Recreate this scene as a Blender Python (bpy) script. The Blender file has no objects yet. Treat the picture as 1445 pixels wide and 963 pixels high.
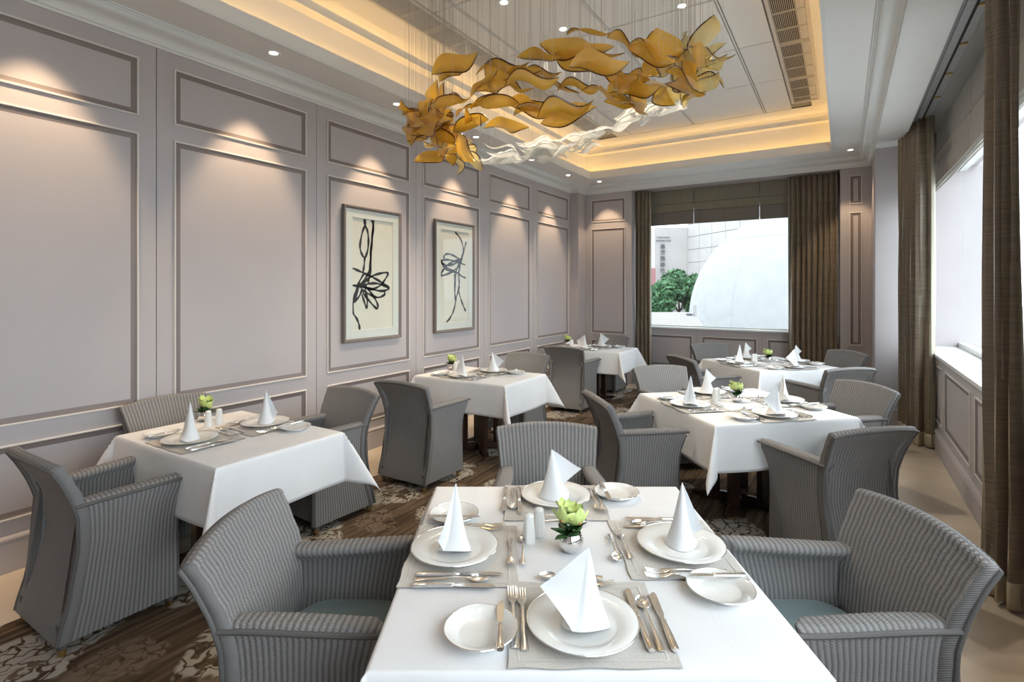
import bpy, bmesh, math, random
from mathutils import Vector, Matrix
R = math.radians; PI = math.pi
sc = bpy.context.scene
col = sc.collection

# ------------------------------------------------------------------ camera, world, view
cam_d = bpy.data.cameras.new('camera'); cam = bpy.data.objects.new('camera', cam_d); col.objects.link(cam)
cam.location = (0, 0, 1.6); cam.rotation_euler = (R(90), 0, R(32.05))
cam_d.sensor_width = 36.0; cam_d.lens = 745 / 1445 * 36; cam_d.shift_y = -73.5 / 1445
cam_d.clip_start = 0.05; cam_d.clip_end = 600
sc.camera = cam
SKY = 6.2
w = bpy.data.worlds.new('overcast_sky'); sc.world = w; w.use_nodes = True
bg = w.node_tree.nodes['Background']; bg.inputs[0].default_value = (0.86, 0.93, 1.0, 1); bg.inputs[1].default_value = SKY
sc.view_settings.view_transform = 'Standard'; sc.view_settings.look = 'None'
sc.view_settings.gamma = 1.0; sc.view_settings.use_curve_mapping = False
sc.view_settings.exposure = 0.20
cy = sc.cycles
cy.use_denoising = True; cy.max_bounces = 9; cy.diffuse_bounces = 4; cy.glossy_bounces = 4
cy.transmission_bounces = 6; cy.transparent_max_bounces = 16
cy.caustics_reflective = False; cy.caustics_refractive = False; cy.sample_clamp_indirect = 6.0
SPOT_WALL, SPOT_TABLE, COVE, COVE2 = 72.0, 22.0, 10.0, 5.0

def portal(loc, rot, sx, sy):          # guides daylight sampling at a window opening; gives off nothing itself
    l = bpy.data.lights.new('window_portal', 'AREA'); l.shape = 'RECTANGLE'; l.size = sx; l.size_y = sy
    l.cycles.is_portal = True
    o = bpy.data.objects.new('window_portal', l); o.location = loc; o.rotation_euler = rot; col.objects.link(o)
portal((1.2, 5.67, 1.95), (0, R(90), 0), 2.0, 4.1)
portal((1.2, 0.7, 1.95), (0, R(90), 0), 2.0, 3.8)
portal((-1.52, 9.15, 1.95), (R(-90), 0, 0), 2.95, 2.0)

# ------------------------------------------------------------------ materials
MATS = {}
def nodes_of(name):
    m = bpy.data.materials.new(name); m.use_nodes = True
    nt = m.node_tree; b = nt.nodes['Principled BSDF']
    MATS[name] = m
    return m, nt, b
def N(nt, typ, **kw):
    n = nt.nodes.new(typ)
    for k, v in kw.items(): setattr(n, k, v)
    return n
def setin(n, **kw):
    for k, v in kw.items(): n.inputs[k.replace('_', ' ')].default_value = v
def link(nt, a, b): nt.links.new(a, b)
def ramp(nt, fac, stops, interp='LINEAR'):
    r = N(nt, 'ShaderNodeValToRGB'); r.color_ramp.interpolation = interp
    e = r.color_ramp.elements
    while len(e) < len(stops): e.new(0.5)
    for i, (p, c) in enumerate(stops):
        e[i].position = p; e[i].color = (*c, 1) if len(c) == 3 else c
    link(nt, fac, r.inputs[0]); return r
def coords(nt, kind='Object', scale=(1, 1, 1), rot=(0, 0, 0)):
    tc = N(nt, 'ShaderNodeTexCoord'); mp = N(nt, 'ShaderNodeMapping')
    mp.inputs['Scale'].default_value = scale; mp.inputs['Rotation'].default_value = rot
    link(nt, tc.outputs[kind], mp.inputs[0]); return mp.outputs[0]
def noise(nt, vec, scale, detail=3, rough=0.5):
    n = N(nt, 'ShaderNodeTexNoise'); setin(n, Scale=scale, Detail=detail, Roughness=rough)
    link(nt, vec, n.inputs['Vector']); return n.outputs['Fac']
def bump(nt, b, height, strength=0.3, dist=0.002):
    n = N(nt, 'ShaderNodeBump'); setin(n, Strength=strength, Distance=dist)
    link(nt, height, n.inputs['Height']); link(nt, n.outputs[0], b.inputs['Normal'])
def math_(nt, op, a, b=None):
    n = N(nt, 'ShaderNodeMath', operation=op)
    for i, x in enumerate((a, b)):
        if x is None: continue
        if isinstance(x, (int, float)): n.inputs[i].default_value = x
        else: link(nt, x, n.inputs[i])
    return n.outputs[0]
def mixc(nt, fac, a, b):
    n = N(nt, 'ShaderNodeMix', data_type='RGBA')
    for i, x in ((0, fac), (6, a), (7, b)):
        if isinstance(x, (int, float)): n.inputs[i].default_value = x
        elif isinstance(x, tuple): n.inputs[i].default_value = (*x, 1)
        else: link(nt, x, n.inputs[i])
    return n.outputs[2]
def plain(name, c, rough=0.5, metal=0.0, var=0.06, scale=30, bstr=0.0, bdist=0.001, spec=None, sheen=0.0):
    m, nt, b = nodes_of(name)
    v = coords(nt); f = noise(nt, v, scale)
    lo = tuple(x * (1 - var) for x in c); hi = tuple(min(1, x * (1 + var)) for x in c)
    r = ramp(nt, f, [(0.3, lo), (0.7, hi)]); link(nt, r.outputs[0], b.inputs['Base Color'])
    setin(b, Roughness=rough, Metallic=metal)
    if spec is not None: b.inputs['Specular IOR Level'].default_value = spec
    if sheen: b.inputs['Sheen Weight'].default_value = sheen
    if bstr: bump(nt, b, f, bstr, bdist)
    return m
def emit(name, c, s):
    m, nt, b = nodes_of(name); b.inputs['Base Color'].default_value = (*c, 1)
    b.inputs['Emission Color'].default_value = (*c, 1); b.inputs['Emission Strength'].default_value = s
    return m

plain('wall_paint', (0.455, 0.420, 0.425), 0.55, var=0.015, scale=3)
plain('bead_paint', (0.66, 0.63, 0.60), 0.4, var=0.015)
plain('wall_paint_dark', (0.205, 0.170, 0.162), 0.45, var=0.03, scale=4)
plain('ceiling_paint', (0.78, 0.765, 0.735), 0.6, var=0.012, scale=3)
plain('crown_paint', (0.74, 0.745, 0.72), 0.5, var=0.012, scale=3)
plain('joint_dark', (0.30, 0.28, 0.25), 0.8)  # darker tone of the joints between ceiling panels
plain('white_lacquer', (0.80, 0.81, 0.80), 0.3, var=0.01)
plain('porcelain', (0.80, 0.795, 0.77), 0.12, var=0.01, spec=0.6)
plain('silver', (0.93, 0.925, 0.91), 0.22, 1.0, var=0.05, scale=60)
plain('chrome', (0.80, 0.78, 0.76), 0.06, 1.0, var=0.03)
plain('brass', (0.62, 0.44, 0.19), 0.3, 1.0, var=0.08)
plain('dark_wood', (0.035, 0.016, 0.011), 0.3, var=0.4, scale=8)
plain('seat_fabric', (0.155, 0.215, 0.225), 0.85, var=0.10, scale=260, bstr=0.25, bdist=0.001, sheen=0.2)
plain('piping_fabric', (0.46, 0.41, 0.31), 0.7, var=0.08, scale=200)
plain('napkin_linen', (0.725, 0.735, 0.75), 0.8, var=0.012, scale=300, bstr=0.12, bdist=0.0006)
plain('placemat_linen', (0.58, 0.55, 0.51), 0.85, var=0.09, scale=240, bstr=0.2, bdist=0.0006)
plain('placemat_stitch', (0.66, 0.64, 0.60), 0.8, var=0.05)
plain('black_ink', (0.012, 0.012, 0.013), 0.6, var=0.2)
plain('art_paper', (0.72, 0.70, 0.60), 0.8, var=0.02, scale=8)
plain('mat_board', (0.70, 0.72, 0.67), 0.75, var=0.01)
plain('frame_wood', (0.17, 0.145, 0.13), 0.45, var=0.35, scale=160, bstr=0.3)
plain('stone_floor', (0.60, 0.51, 0.41), 0.24, var=0.09, scale=2.2)
plain('leaf_dark', (0.022, 0.060, 0.016), 0.4, var=0.3, scale=40)
plain('orchid_green', (0.52, 0.62, 0.21), 0.5, var=0.18, scale=30)
plain('orchid_lip', (0.50, 0.30, 0.12), 0.5, var=0.3, scale=80)
plain('track_metal', (0.42, 0.42, 0.42), 0.4, 0.3)
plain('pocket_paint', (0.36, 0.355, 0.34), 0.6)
plain('grille_dark', (0.02, 0.018, 0.016), 0.8)
plain('grille_bar', (0.60, 0.57, 0.52), 0.5)
plain('lining_cloth', (0.34, 0.315, 0.245), 0.7, var=0.07, scale=5)
plain('dome_tile', (0.365, 0.36, 0.352), 0.7, var=0.05, scale=0.5)
plain('facade_tile', (0.47, 0.435, 0.415), 0.7, var=0.05, scale=0.3)
plain('facade_joint', (0.33, 0.31, 0.30), 0.8)
plain('facade_blue', (0.135, 0.195, 0.24), 0.4)
plain('sign_grey', (0.085, 0.09, 0.11), 0.6)
plain('banner_red', (0.42, 0.19, 0.19), 0.6)
plain('roof_pale', (0.36, 0.345, 0.34), 0.7, var=0.06, scale=0.6)
plain('plaza_paving', (0.42, 0.42, 0.41), 0.8)
plain('bark', (0.06, 0.045, 0.035), 0.9)
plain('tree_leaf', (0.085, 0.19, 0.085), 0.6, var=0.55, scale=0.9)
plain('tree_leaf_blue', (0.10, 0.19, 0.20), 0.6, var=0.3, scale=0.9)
plain('wire_steel', (0.45, 0.43, 0.40), 0.35, 0.6)
plain('amber_rim', (0.085, 0.026, 0.006), 0.15, var=0.3, scale=20, spec=0.7)
plain('clear_rim', (0.75, 0.73, 0.68), 0.1, spec=0.7)
emit('led_warm', (1.0, 0.62, 0.22), COVE)
emit('led_warm_fine', (1.0, 0.66, 0.28), COVE2)
emit('lamp_lens', (1.0, 0.90, 0.76), 14.0)

def mat_wicker():
    m, nt, b = nodes_of('wicker')
    uv = N(nt, 'ShaderNodeUVMap'); sep = N(nt, 'ShaderNodeSeparateXYZ'); link(nt, uv.outputs[0], sep.inputs[0])
    u, v = sep.outputs[0], sep.outputs[1]          # u counts ribs, v is metres along the rib
    rib = math_(nt, 'ABSOLUTE', math_(nt, 'SINE', math_(nt, 'MULTIPLY', u, PI)))
    half = math_(nt, 'MULTIPLY', math_(nt, 'FLOOR', math_(nt, 'MULTIPLY', u, 2)), 0.5)
    wv = math_(nt, 'SINE', math_(nt, 'MULTIPLY', math_(nt, 'ADD', math_(nt, 'MULTIPLY', v, 150), half), 2 * PI))
    wv01 = math_(nt, 'ADD', math_(nt, 'MULTIPLY', wv, 0.5), 0.5)
    o = coords(nt); big = noise(nt, o, 5, 3)
    c1 = ramp(nt, rib, [(0.0, (0.070, 0.070, 0.073)), (0.5, (0.205, 0.206, 0.213)), (1.0, (0.325, 0.323, 0.326))])
    c2 = mixc(nt, math_(nt, 'MULTIPLY', wv01, 0.6), c1.outputs[0], (0.13, 0.122, 0.118))
    c3 = mixc(nt, math_(nt, 'MULTIPLY', big, 0.35), c2, (0.27, 0.245, 0.22))
    link(nt, c3, b.inputs['Base Color']); setin(b, Roughness=0.6)
    b.inputs['Specular IOR Level'].default_value = 0.3
    bump(nt, b, wv01, 0.6, 0.0018)
mat_wicker()

def mat_cloth():
    m, nt, b = nodes_of('tablecloth_linen')
    o = coords(nt); f1 = noise(nt, o, 5, 4); f2 = noise(nt, o, 420, 2)
    link(nt, ramp(nt, f1, [(0.3, (0.755, 0.755, 0.765)), (0.7, (0.795, 0.795, 0.805))]).outputs[0], b.inputs['Base Color'])
    setin(b, Roughness=0.75); b.inputs['Sheen Weight'].default_value = 0.1
    sp = N(nt, 'ShaderNodeSeparateXYZ'); link(nt, o, sp.inputs[0]); cr = None       # pressed-in laundry creases
    for ax, x0 in ((0, -.335), (0, .335), (1, .02)):
        d = math_(nt, 'ABSOLUTE', math_(nt, 'SUBTRACT', sp.outputs[ax], x0))
        k = math_(nt, 'MAXIMUM', math_(nt, 'SUBTRACT', 1.0, math_(nt, 'DIVIDE', d, 0.006)), 0.0)
        cr = k if cr is None else math_(nt, 'ADD', cr, k)
    hgt = math_(nt, 'ADD', math_(nt, 'MULTIPLY', f1, 3.0), math_(nt, 'MULTIPLY', f2, 0.25))
    bump(nt, b, math_(nt, 'ADD', hgt, math_(nt, 'MULTIPLY', cr, 0.30)), 0.22, 0.004)
mat_cloth()

def mat_curtain(name, c, c2):
    m, nt, b = nodes_of(name)
    v = coords(nt, 'Object', (3, 3, 95)); f = noise(nt, v, 1.0, 4)
    v2 = coords(nt, 'Object', (1, 1, 1.0)); g = noise(nt, v2, 3, 2)
    r = ramp(nt, f, [(0.3, c), (0.72, c2)])
    link(nt, mixc(nt, math_(nt, 'MULTIPLY', g, 0.3), r.outputs[0], c), b.inputs['Base Color'])
    setin(b, Roughness=0.42); b.inputs['Sheen Weight'].default_value = 0.5
    b.inputs['Sheen Tint'].default_value = (0.9, 0.75, 0.55, 1)
    bump(nt, b, f, 0.15, 0.002)
mat_curtain('curtain_silk', (0.150, 0.118, 0.085), (0.275, 0.225, 0.165))
mat_curtain('hem_silk', (0.36, 0.32, 0.23), (0.44, 0.39, 0.29))
def mat_blind(name, c):
    m, nt, b = nodes_of(name)
    f = noise(nt, coords(nt, 'Object', (40, 40, 2)), 1.0, 4); g = noise(nt, coords(nt, 'Object', (1, 1, 30)), 2.0, 2)
    lo = tuple(x * 0.86 for x in c); hi = tuple(x * 1.12 for x in c)
    r = ramp(nt, math_(nt, 'ADD', math_(nt, 'MULTIPLY', f, 0.6), math_(nt, 'MULTIPLY', g, 0.4)), [(0.3, lo), (0.7, hi)])
    link(nt, r.outputs[0], b.inputs['Base Color']); setin(b, Roughness=0.6); b.inputs['Sheen Weight'].default_value = 0.3
mat_blind('blind_cloth', (0.235, 0.21, 0.155)); mat_blind('blind_band', (0.175, 0.155, 0.13))
mat_blind('blind_grey', (0.42, 0.39, 0.345))

def mat_carpet():
    m, nt, b = nodes_of('carpet_pile')
    st = noise(nt, coords(nt, 'Object', (9, 0.55, 1)), 3.0, 4, 0.6)
    base = ramp(nt, st, [(0.28, (0.030, 0.020, 0.014)), (0.46, (0.085, 0.056, 0.036)), (0.60, (0.15, 0.105, 0.068)), (0.75, (0.20, 0.145, 0.10))])
    o = coords(nt)
    wn = N(nt, 'ShaderNodeTexNoise'); setin(wn, Scale=5.0, Detail=3.0); link(nt, o, wn.inputs['Vector'])
    wv = N(nt, 'ShaderNodeVectorMath', operation='MULTIPLY_ADD')
    wv.inputs[1].default_value = (0.16, 0.16, 0); link(nt, wn.outputs['Color'], wv.inputs[0]); link(nt, o, wv.inputs[2])
    wn2 = N(nt, 'ShaderNodeTexNoise'); setin(wn2, Scale=17.0, Detail=1.0); link(nt, o, wn2.inputs['Vector'])
    wv2 = N(nt, 'ShaderNodeVectorMath', operation='MULTIPLY_ADD'); wv2.inputs[1].default_value = (0.11, 0.11, 0)
    link(nt, wn2.outputs['Color'], wv2.inputs[0]); link(nt, wv.outputs[0], wv2.inputs[2])
    leaf = N(nt, 'ShaderNodeTexVoronoi', feature='DISTANCE_TO_EDGE'); setin(leaf, Scale=18.0)
    mp = N(nt, 'ShaderNodeMapping'); mp.inputs['Scale'].default_value = (1.0, 0.55, 1); mp.inputs['Rotation'].default_value = (0, 0, 0.5)
    link(nt, wv2.outputs[0], mp.inputs[0]); link(nt, mp.outputs[0], leaf.inputs['Vector'])
    petal = ramp(nt, leaf.outputs['Distance'], [(0.045, (0, 0, 0)), (0.085, (1, 1, 1))])
    def cluster(off, sc_, r0, r1):
        mp2 = N(nt, 'ShaderNodeMapping'); mp2.inputs['Location'].default_value = off; mp2.inputs['Scale'].default_value = (sc_, sc_ * 0.78, 1)
        link(nt, wv.outputs[0], mp2.inputs[0])
        vo = N(nt, 'ShaderNodeTexVoronoi', feature='F1'); setin(vo, Scale=1.0, Randomness=0.35)
        link(nt, mp2.outputs[0], vo.inputs['Vector'])
        jag = math_(nt, 'ADD', vo.outputs['Distance'], math_(nt, 'MULTIPLY', math_(nt, 'SUBTRACT', wn.outputs['Fac'], 0.5), 0.35))
        return ramp(nt, jag, [(r0, (1, 1, 1)), (r1, (0, 0, 0))]).outputs[0]
    k1 = math_(nt, 'MULTIPLY', cluster((0.2, 0.1, 0), 1.75, 0.33, 0.37), petal.outputs[0])
    k2 = math_(nt, 'MULTIPLY', cluster((0.75, 0.6, 0), 1.75, 0.22, 0.26), petal.outputs[0])
    c = mixc(nt, math_(nt, 'MULTIPLY', k2, 0.75), base.outputs[0], (0.21, 0.155, 0.115))
    c = mixc(nt, math_(nt, 'MULTIPLY', k1, 0.92), c, (0.43, 0.39, 0.335))
    link(nt, c, b.inputs['Base Color']); setin(b, Roughness=0.95); b.inputs['Specular IOR Level'].default_value = 0.1
    h = math_(nt, 'ADD', math_(nt, 'ADD', k1, math_(nt, 'MULTIPLY', k2, 0.5)), math_(nt, 'MULTIPLY', noise(nt, o, 500, 2), 0.3))
    bump(nt, b, h, 0.5, 0.006)
mat_carpet()

def mat_glass(name, tint, refl=0.06, rough=0.02):
    m, nt, b = nodes_of(name); out = nt.nodes['Material Output']; nt.nodes.remove(b)
    t = N(nt, 'ShaderNodeBsdfTransparent'); t.inputs[0].default_value = (*tint, 1)
    g = N(nt, 'ShaderNodeBsdfGlossy'); g.inputs['Roughness'].default_value = rough
    lw = N(nt, 'ShaderNodeLayerWeight'); lw.inputs[0].default_value = 0.5
    fr = N(nt, 'ShaderNodeMath', operation='MULTIPLY_ADD'); link(nt, math_(nt, 'POWER', lw.outputs['Facing'], 5.0), fr.inputs[0]); fr.inputs[1].default_value = 0.9; fr.inputs[2].default_value = 0.045
    mx = N(nt, 'ShaderNodeMixShader'); link(nt, fr.outputs[0], mx.inputs[0]); link(nt, t.outputs[0], mx.inputs[1]); link(nt, g.outputs[0], mx.inputs[2])
    link(nt, mx.outputs[0], out.inputs[0])
mat_glass('window_glass', (0.93, 0.97, 0.97)); mat_glass('dimming_glass', (0.48, 0.51, 0.52)); mat_glass('picture_glass', (0.97, 0.98, 0.98))  # back window tint is added to dim the bright outside view

def mat_art_glass(name, tint, body, transp):
    """hand-worked glass: tinted see-through body, some scattering, clear surface reflections"""
    m, nt, b = nodes_of(name); out = nt.nodes['Material Output']; nt.nodes.remove(b)
    v = coords(nt, 'Object', (2, 9, 9)); f = noise(nt, v, 5, 4, 0.6)
    bp = N(nt, 'ShaderNodeBump'); setin(bp, Strength=0.5, Distance=0.02); link(nt, f, bp.inputs['Height'])
    lo = tuple(x ** 1.5 for x in tint)
    t = N(nt, 'ShaderNodeBsdfTransparent'); link(nt, ramp(nt, f, [(0.35, lo), (0.65, tint)]).outputs[0], t.inputs[0])
    tl = N(nt, 'ShaderNodeBsdfTranslucent'); tl.inputs[0].default_value = (*body, 1)
    df = N(nt, 'ShaderNodeBsdfDiffuse'); df.inputs[0].default_value = (*body, 1); link(nt, bp.outputs[0], df.inputs['Normal'])
    m1 = N(nt, 'ShaderNodeMixShader'); m1.inputs[0].default_value = 0.55; link(nt, df.outputs[0], m1.inputs[1]); link(nt, tl.outputs[0], m1.inputs[2])
    m2 = N(nt, 'ShaderNodeMixShader'); m2.inputs[0].default_value = transp; link(nt, m1.outputs[0], m2.inputs[1]); link(nt, t.outputs[0], m2.inputs[2])
    g = N(nt, 'ShaderNodeBsdfGlossy'); g.inputs['Roughness'].default_value = 0.09; link(nt, bp.outputs[0], g.inputs['Normal'])
    lw = N(nt, 'ShaderNodeLayerWeight'); lw.inputs[0].default_value = 0.5; link(nt, bp.outputs[0], lw.inputs['Normal'])
    fr = N(nt, 'ShaderNodeMath', operation='MULTIPLY_ADD'); link(nt, math_(nt, 'POWER', lw.outputs['Facing'], 3.0), fr.inputs[0]); fr.inputs[1].default_value = 0.7; fr.inputs[2].default_value = 0.07
    m3 = N(nt, 'ShaderNodeMixShader'); link(nt, fr.outputs[0], m3.inputs[0]); link(nt, m2.outputs[0], m3.inputs[1]); link(nt, g.outputs[0], m3.inputs[2])
    link(nt, m3.outputs[0], out.inputs[0])
mat_art_glass('amber_glass', (1.0, 0.86, 0.46), (1.0, 0.68, 0.10), 0.52)
mat_art_glass('honey_glass', (1.0, 0.96, 0.78), (1.0, 0.84, 0.42), 0.66)
mat_art_glass('clear_glass', (0.99, 0.99, 0.98), (0.95, 0.945, 0.93), 0.66)

# ------------------------------------------------------------------ mesh helpers
class MB:
    def __init__(s): s.v = []; s.f = []; s.uv = {}
    def add(s, vs, fs):
        n = len(s.v); s.v += [tuple(p) for p in vs]; s.f += [tuple(i + n for i in f) for f in fs]
    def box(s, x0, x1, y0, y1, z0, z1):
        s.add([(x0,y0,z0),(x1,y0,z0),(x1,y1,z0),(x0,y1,z0),(x0,y0,z1),(x1,y0,z1),(x1,y1,z1),(x0,y1,z1)],
              [(3,2,1,0),(4,5,6,7),(0,1,5,4),(1,2,6,5),(2,3,7,6),(3,0,4,7)]); return s
    def grid(s, rows, closed_u=False, closed_v=False, uvs=None):
        nr, nc = len(rows), len(rows[0]); n = len(s.v)
        for r in rows: s.v += [tuple(p) for p in r]
        for i in range(nr if closed_v else nr - 1):
            for j in range(nc if closed_u else nc - 1):
                i2, j2 = (i + 1) % nr, (j + 1) % nc
                f = (n+i*nc+j, n+i*nc+j2, n+i2*nc+j2, n+i2*nc+j)
                if uvs:
                    jj = j + 1
                    s.uv[len(s.f)] = (uvs(i, j), uvs(i, jj), uvs(i + 1, jj), uvs(i + 1, j))
                s.f.append(f)
        return s
    def tube(s, pts, r, n=8, closed=False, radii=None, caps=True):
        pts = [Vector(p) for p in pts]; rows = []; m = len(pts); up = Vector((0, 0, 1)); last = None
        for i, p in enumerate(pts):
            a = pts[i-1] if (i > 0 or closed) else p; b = pts[(i+1) % m] if (i < m-1 or closed) else p
            d = (b - a).normalized()
            if last is None:
                x = d.cross(up)
                if x.length < 1e-3: x = d.cross(Vector((1, 0, 0)))
            else: x = last - d * last.dot(d)
            x.normalize(); last = x; y = d.cross(x)
            rr = radii[i] if radii else r
            rows.append([p + (x*math.cos(2*PI*k/n) + y*math.sin(2*PI*k/n))*rr for k in range(n)])
        b0 = len(s.v); s.grid(rows, closed_u=True, closed_v=closed)
        if caps and not closed:
            s.f.append(tuple(b0 + k for k in range(n))[::-1]); s.f.append(tuple(b0 + (m-1)*n + k for k in range(n)))
        return s
    def lathe(s, prof, n=24, cx=0, cy=0, flute=0, famp=0):
        rows = []
        for r, z in prof:
            rows.append([(cx + (r + (famp*math.cos(flute*2*PI*k/n) if flute else 0)*(1 if r > .004 else 0))*math.cos(2*PI*k/n),
                          cy + (r + (famp*math.cos(flute*2*PI*k/n) if flute else 0)*(1 if r > .004 else 0))*math.sin(2*PI*k/n), z) for k in range(n)])
        s.grid(rows, closed_u=True); return s
    def sweep_rect(s, a0, a1, b0, b1, prof, fn):
        rows = [[fn(a0+o, b0+o, h), fn(a1-o, b0+o, h), fn(a1-o, b1-o, h), fn(a0+o, b1-o, h)] for o, h in prof]
        s.grid(rows, closed_u=True); return s
    def loft(s, secs, n=8, power=2.4):
        """secs: (y, z, half width, half thickness) flat bar along y"""
        rows = []
        for y, z, hw, ht in secs:
            row = []
            for k in range(n):
                a = 2*PI*k/n; c, q = math.cos(a), math.sin(a)
                row.append((hw*math.copysign(abs(c)**(2/power), c), y, z + ht*math.copysign(abs(q)**(2/power), q)))
            rows.append(row)
        b0 = len(s.v); s.grid(rows, closed_u=True); m = len(rows)
        s.f.append(tuple(b0+k for k in range(n))[::-1]); s.f.append(tuple(b0+(m-1)*n+k for k in range(n))); return s
    def xf(s, mat, start=0):
        for i in range(start, len(s.v)): s.v[i] = tuple(mat @ Vector(s.v[i]))
        return s
    def mesh(s, name, mat, smooth=True, angle=40):
        me = bpy.data.meshes.new(name); me.from_pydata(s.v, [], s.f); me.update()
        if s.uv:
            l = me.uv_layers.new(name='UVMap').data
            for p in me.polygons:
                t = s.uv.get(p.index)
                if t:
                    for k, li in enumerate(p.loop_indices): l[li].uv = t[k]
        bm = bmesh.new(); bm.from_mesh(me); bmesh.ops.recalc_face_normals(bm, faces=bm.faces[:]); bm.to_mesh(me); bm.free()
        me.materials.append(MATS[mat])
        if smooth:
            me.polygons.foreach_set('use_smooth', [True]*len(me.polygons)); me.set_sharp_from_angle(angle=R(angle))
        return me

def tag(o, label=None, cat=None, group=None, kind=None):
    if label: o['label'] = label
    if cat: o['category'] = cat
    if group: o['group'] = group
    if kind: o['kind'] = kind
    return o
def ob(name, me, parent=None, loc=(0,0,0), rot=(0,0,0), scale=None):
    o = bpy.data.objects.new(name, me); col.objects.link(o); o.location = loc; o.rotation_euler = rot
    if scale: o.scale = scale
    if parent: o.parent = parent
    return o
def empty(name, loc=(0,0,0), rz=0, label=None, cat=None, group=None):
    o = ob(name, None, None, loc, (0,0,rz)); o.empty_display_size = 0.1
    return tag(o, label, cat, group)
def put(tpl, loc, rz=0, label=None, cat=None, group=None, parent=None, rot=None, scale=None):
    """tpl = (name, mesh or None, [child tpls with optional location])"""
    o = ob(tpl[0], tpl[1], parent, loc, rot or (0,0,rz), scale)
    tag(o, label, cat, group)
    for ch in tpl[2]: put(ch[:3], ch[3] if len(ch) > 3 else (0,0,0), parent=o, rot=ch[4] if len(ch) > 4 else None)
    return o
def bevel(o, wdt=0.004, seg=2):
    m = o.modifiers.new('bevel', 'BEVEL'); m.width = wdt; m.segments = seg; m.limit_method = 'ANGLE'; return o
def struct(name, mb, mat, parent=None, smooth=False):
    o = ob(name, mb.mesh(name, mat, smooth), parent)
    if not parent: o['kind'] = 'structure'
    return o
def offset_path(path, d):
    """open polyline in plan, offset to its left by d with mitred corners"""
    out = []
    for i, p in enumerate(path):
        p = Vector(p); ns = []
        for a, b in ((i-1, i), (i, i+1)):
            if 0 <= a and b < len(path):
                e = Vector(path[b]) - Vector(path[a]); e.normalize(); ns.append(Vector((-e.y, e.x)))
        n = ns[0] if len(ns) == 1 else (ns[0] + ns[1]) / (1 + ns[0].dot(ns[1]))
        out.append(p + n * d)
    return out
def sweep_path(mb, path, prof):
    """prof: (offset to the right of the path, z)"""
    rows = []
    for o, z in prof: rows.append([(p.x, p.y, z) for p in offset_path(path, -o)])
    mb.grid(rows); return mb

# ------------------------------------------------------------------ the room shell
XL, XP, XR, YB, YF = -4.0, 0.33, 0.80, 8.6, -1.64      # left wall, crown line, right wainscot, back wall, front wall
ZC, ZCR = 3.39, 3.262
floor = struct('floor', MB().box(-4.2, 1.3, -1.8, 9.2, -0.12, 0.0), 'stone_floor')
carpet = ob('carpet', MB().box(-3.36, 0.12, -1.2, 8.15, 0.001, 0.012).mesh('carpet', 'carpet_pile', False))
tag(carpet, 'brown streaked carpet with pale grey floral clusters under the tables', 'carpet')

# left wall with boarded panels
wl = struct('wall_left', MB().box(-4.2, XL-0.02, -1.8, 9.2, 0, 4.15), 'wall_paint')
def panel_set(parent, a0, a1, zs, fn, inset_a=0.11, name='wall_panel', zb=0.0, zt=ZCR+0.03, thick=0.02, gap=0.0025, wid=0.045, keepboard=True):
    """a board a0..a1 with raised bead frames round darker bands; zs = list of (z0, z1); fn(a, z, h) -> xyz"""
    if keepboard:
        mb = MB(); a, b = a0 + gap, a1 - gap
        P = [fn(x, z, h) for h in (-thick, 0) for x, z in ((a, zb), (b, zb), (b, zt), (a, zt))]
        mb.add(P, [(3,2,1,0),(4,5,6,7),(0,1,5,4),(1,2,6,5),(2,3,7,6),(3,0,4,7)])
        bo = ob(name, mb.mesh(name, 'wall_paint', False), parent)
    else: bo = parent
    for z0, z1 in zs:
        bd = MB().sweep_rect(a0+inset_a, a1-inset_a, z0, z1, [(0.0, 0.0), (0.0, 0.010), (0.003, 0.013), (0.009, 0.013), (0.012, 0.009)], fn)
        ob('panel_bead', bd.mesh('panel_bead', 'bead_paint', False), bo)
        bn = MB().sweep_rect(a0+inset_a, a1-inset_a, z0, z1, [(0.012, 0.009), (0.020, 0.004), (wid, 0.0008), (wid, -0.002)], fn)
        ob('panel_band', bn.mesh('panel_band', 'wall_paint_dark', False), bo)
    return bo
seams = [8.30 - 1.304*k for k in range(8)][::-1]
seams = [YF] + [s for s in seams if s > YF + 0.4]
fl = lambda a, z, h: (XL + h, a, z)
ZP = [(0.29, 0.716), (0.826, 2.647), (2.759, 3.152)]
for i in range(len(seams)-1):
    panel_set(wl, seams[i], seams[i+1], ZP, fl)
# back wall and corner pier
wb = struct('wall_back', MB().box(-4.2, -3.01, YB+0.02, 9.4, 0, 4.15).box(-0.03, 1.3, YB+0.02, 9.4, 0, 4.15)
            .box(-3.01, -0.03, YB+0.02, 9.4, 3.262, 4.15).box(-3.01, -0.03, 9.042, 9.4, 0, 0.928)
            .box(-3.01, -2.93, 9.03, 9.4, 0.93, 3.3).box(-0.11, -0.03, 9.03, 9.4, 0.93, 3.3).box(-3.0, -0.03, 9.03, 9.4, 2.95, 3.3), 'wall_paint')
fb = lambda a, z, h: (a, YB - h, z)
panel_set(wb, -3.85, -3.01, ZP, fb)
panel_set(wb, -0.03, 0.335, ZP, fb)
pier = struct('trim_1', MB().box(-4.02, -3.85, 8.30, 8.64, 0, 3.30), 'wall_paint')
fw = lambda a, z, h: (a, 9.03 - h, z)
for a0, a1 in ((-3.05, -2.04), (-2.04, -1.06), (-1.06, -0.03)):
    panel_set(wb, a0, a1, [(0.29, 0.82)], fw, inset_a=0.07, zb=0, zt=0.93, thick=0.01)
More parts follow.
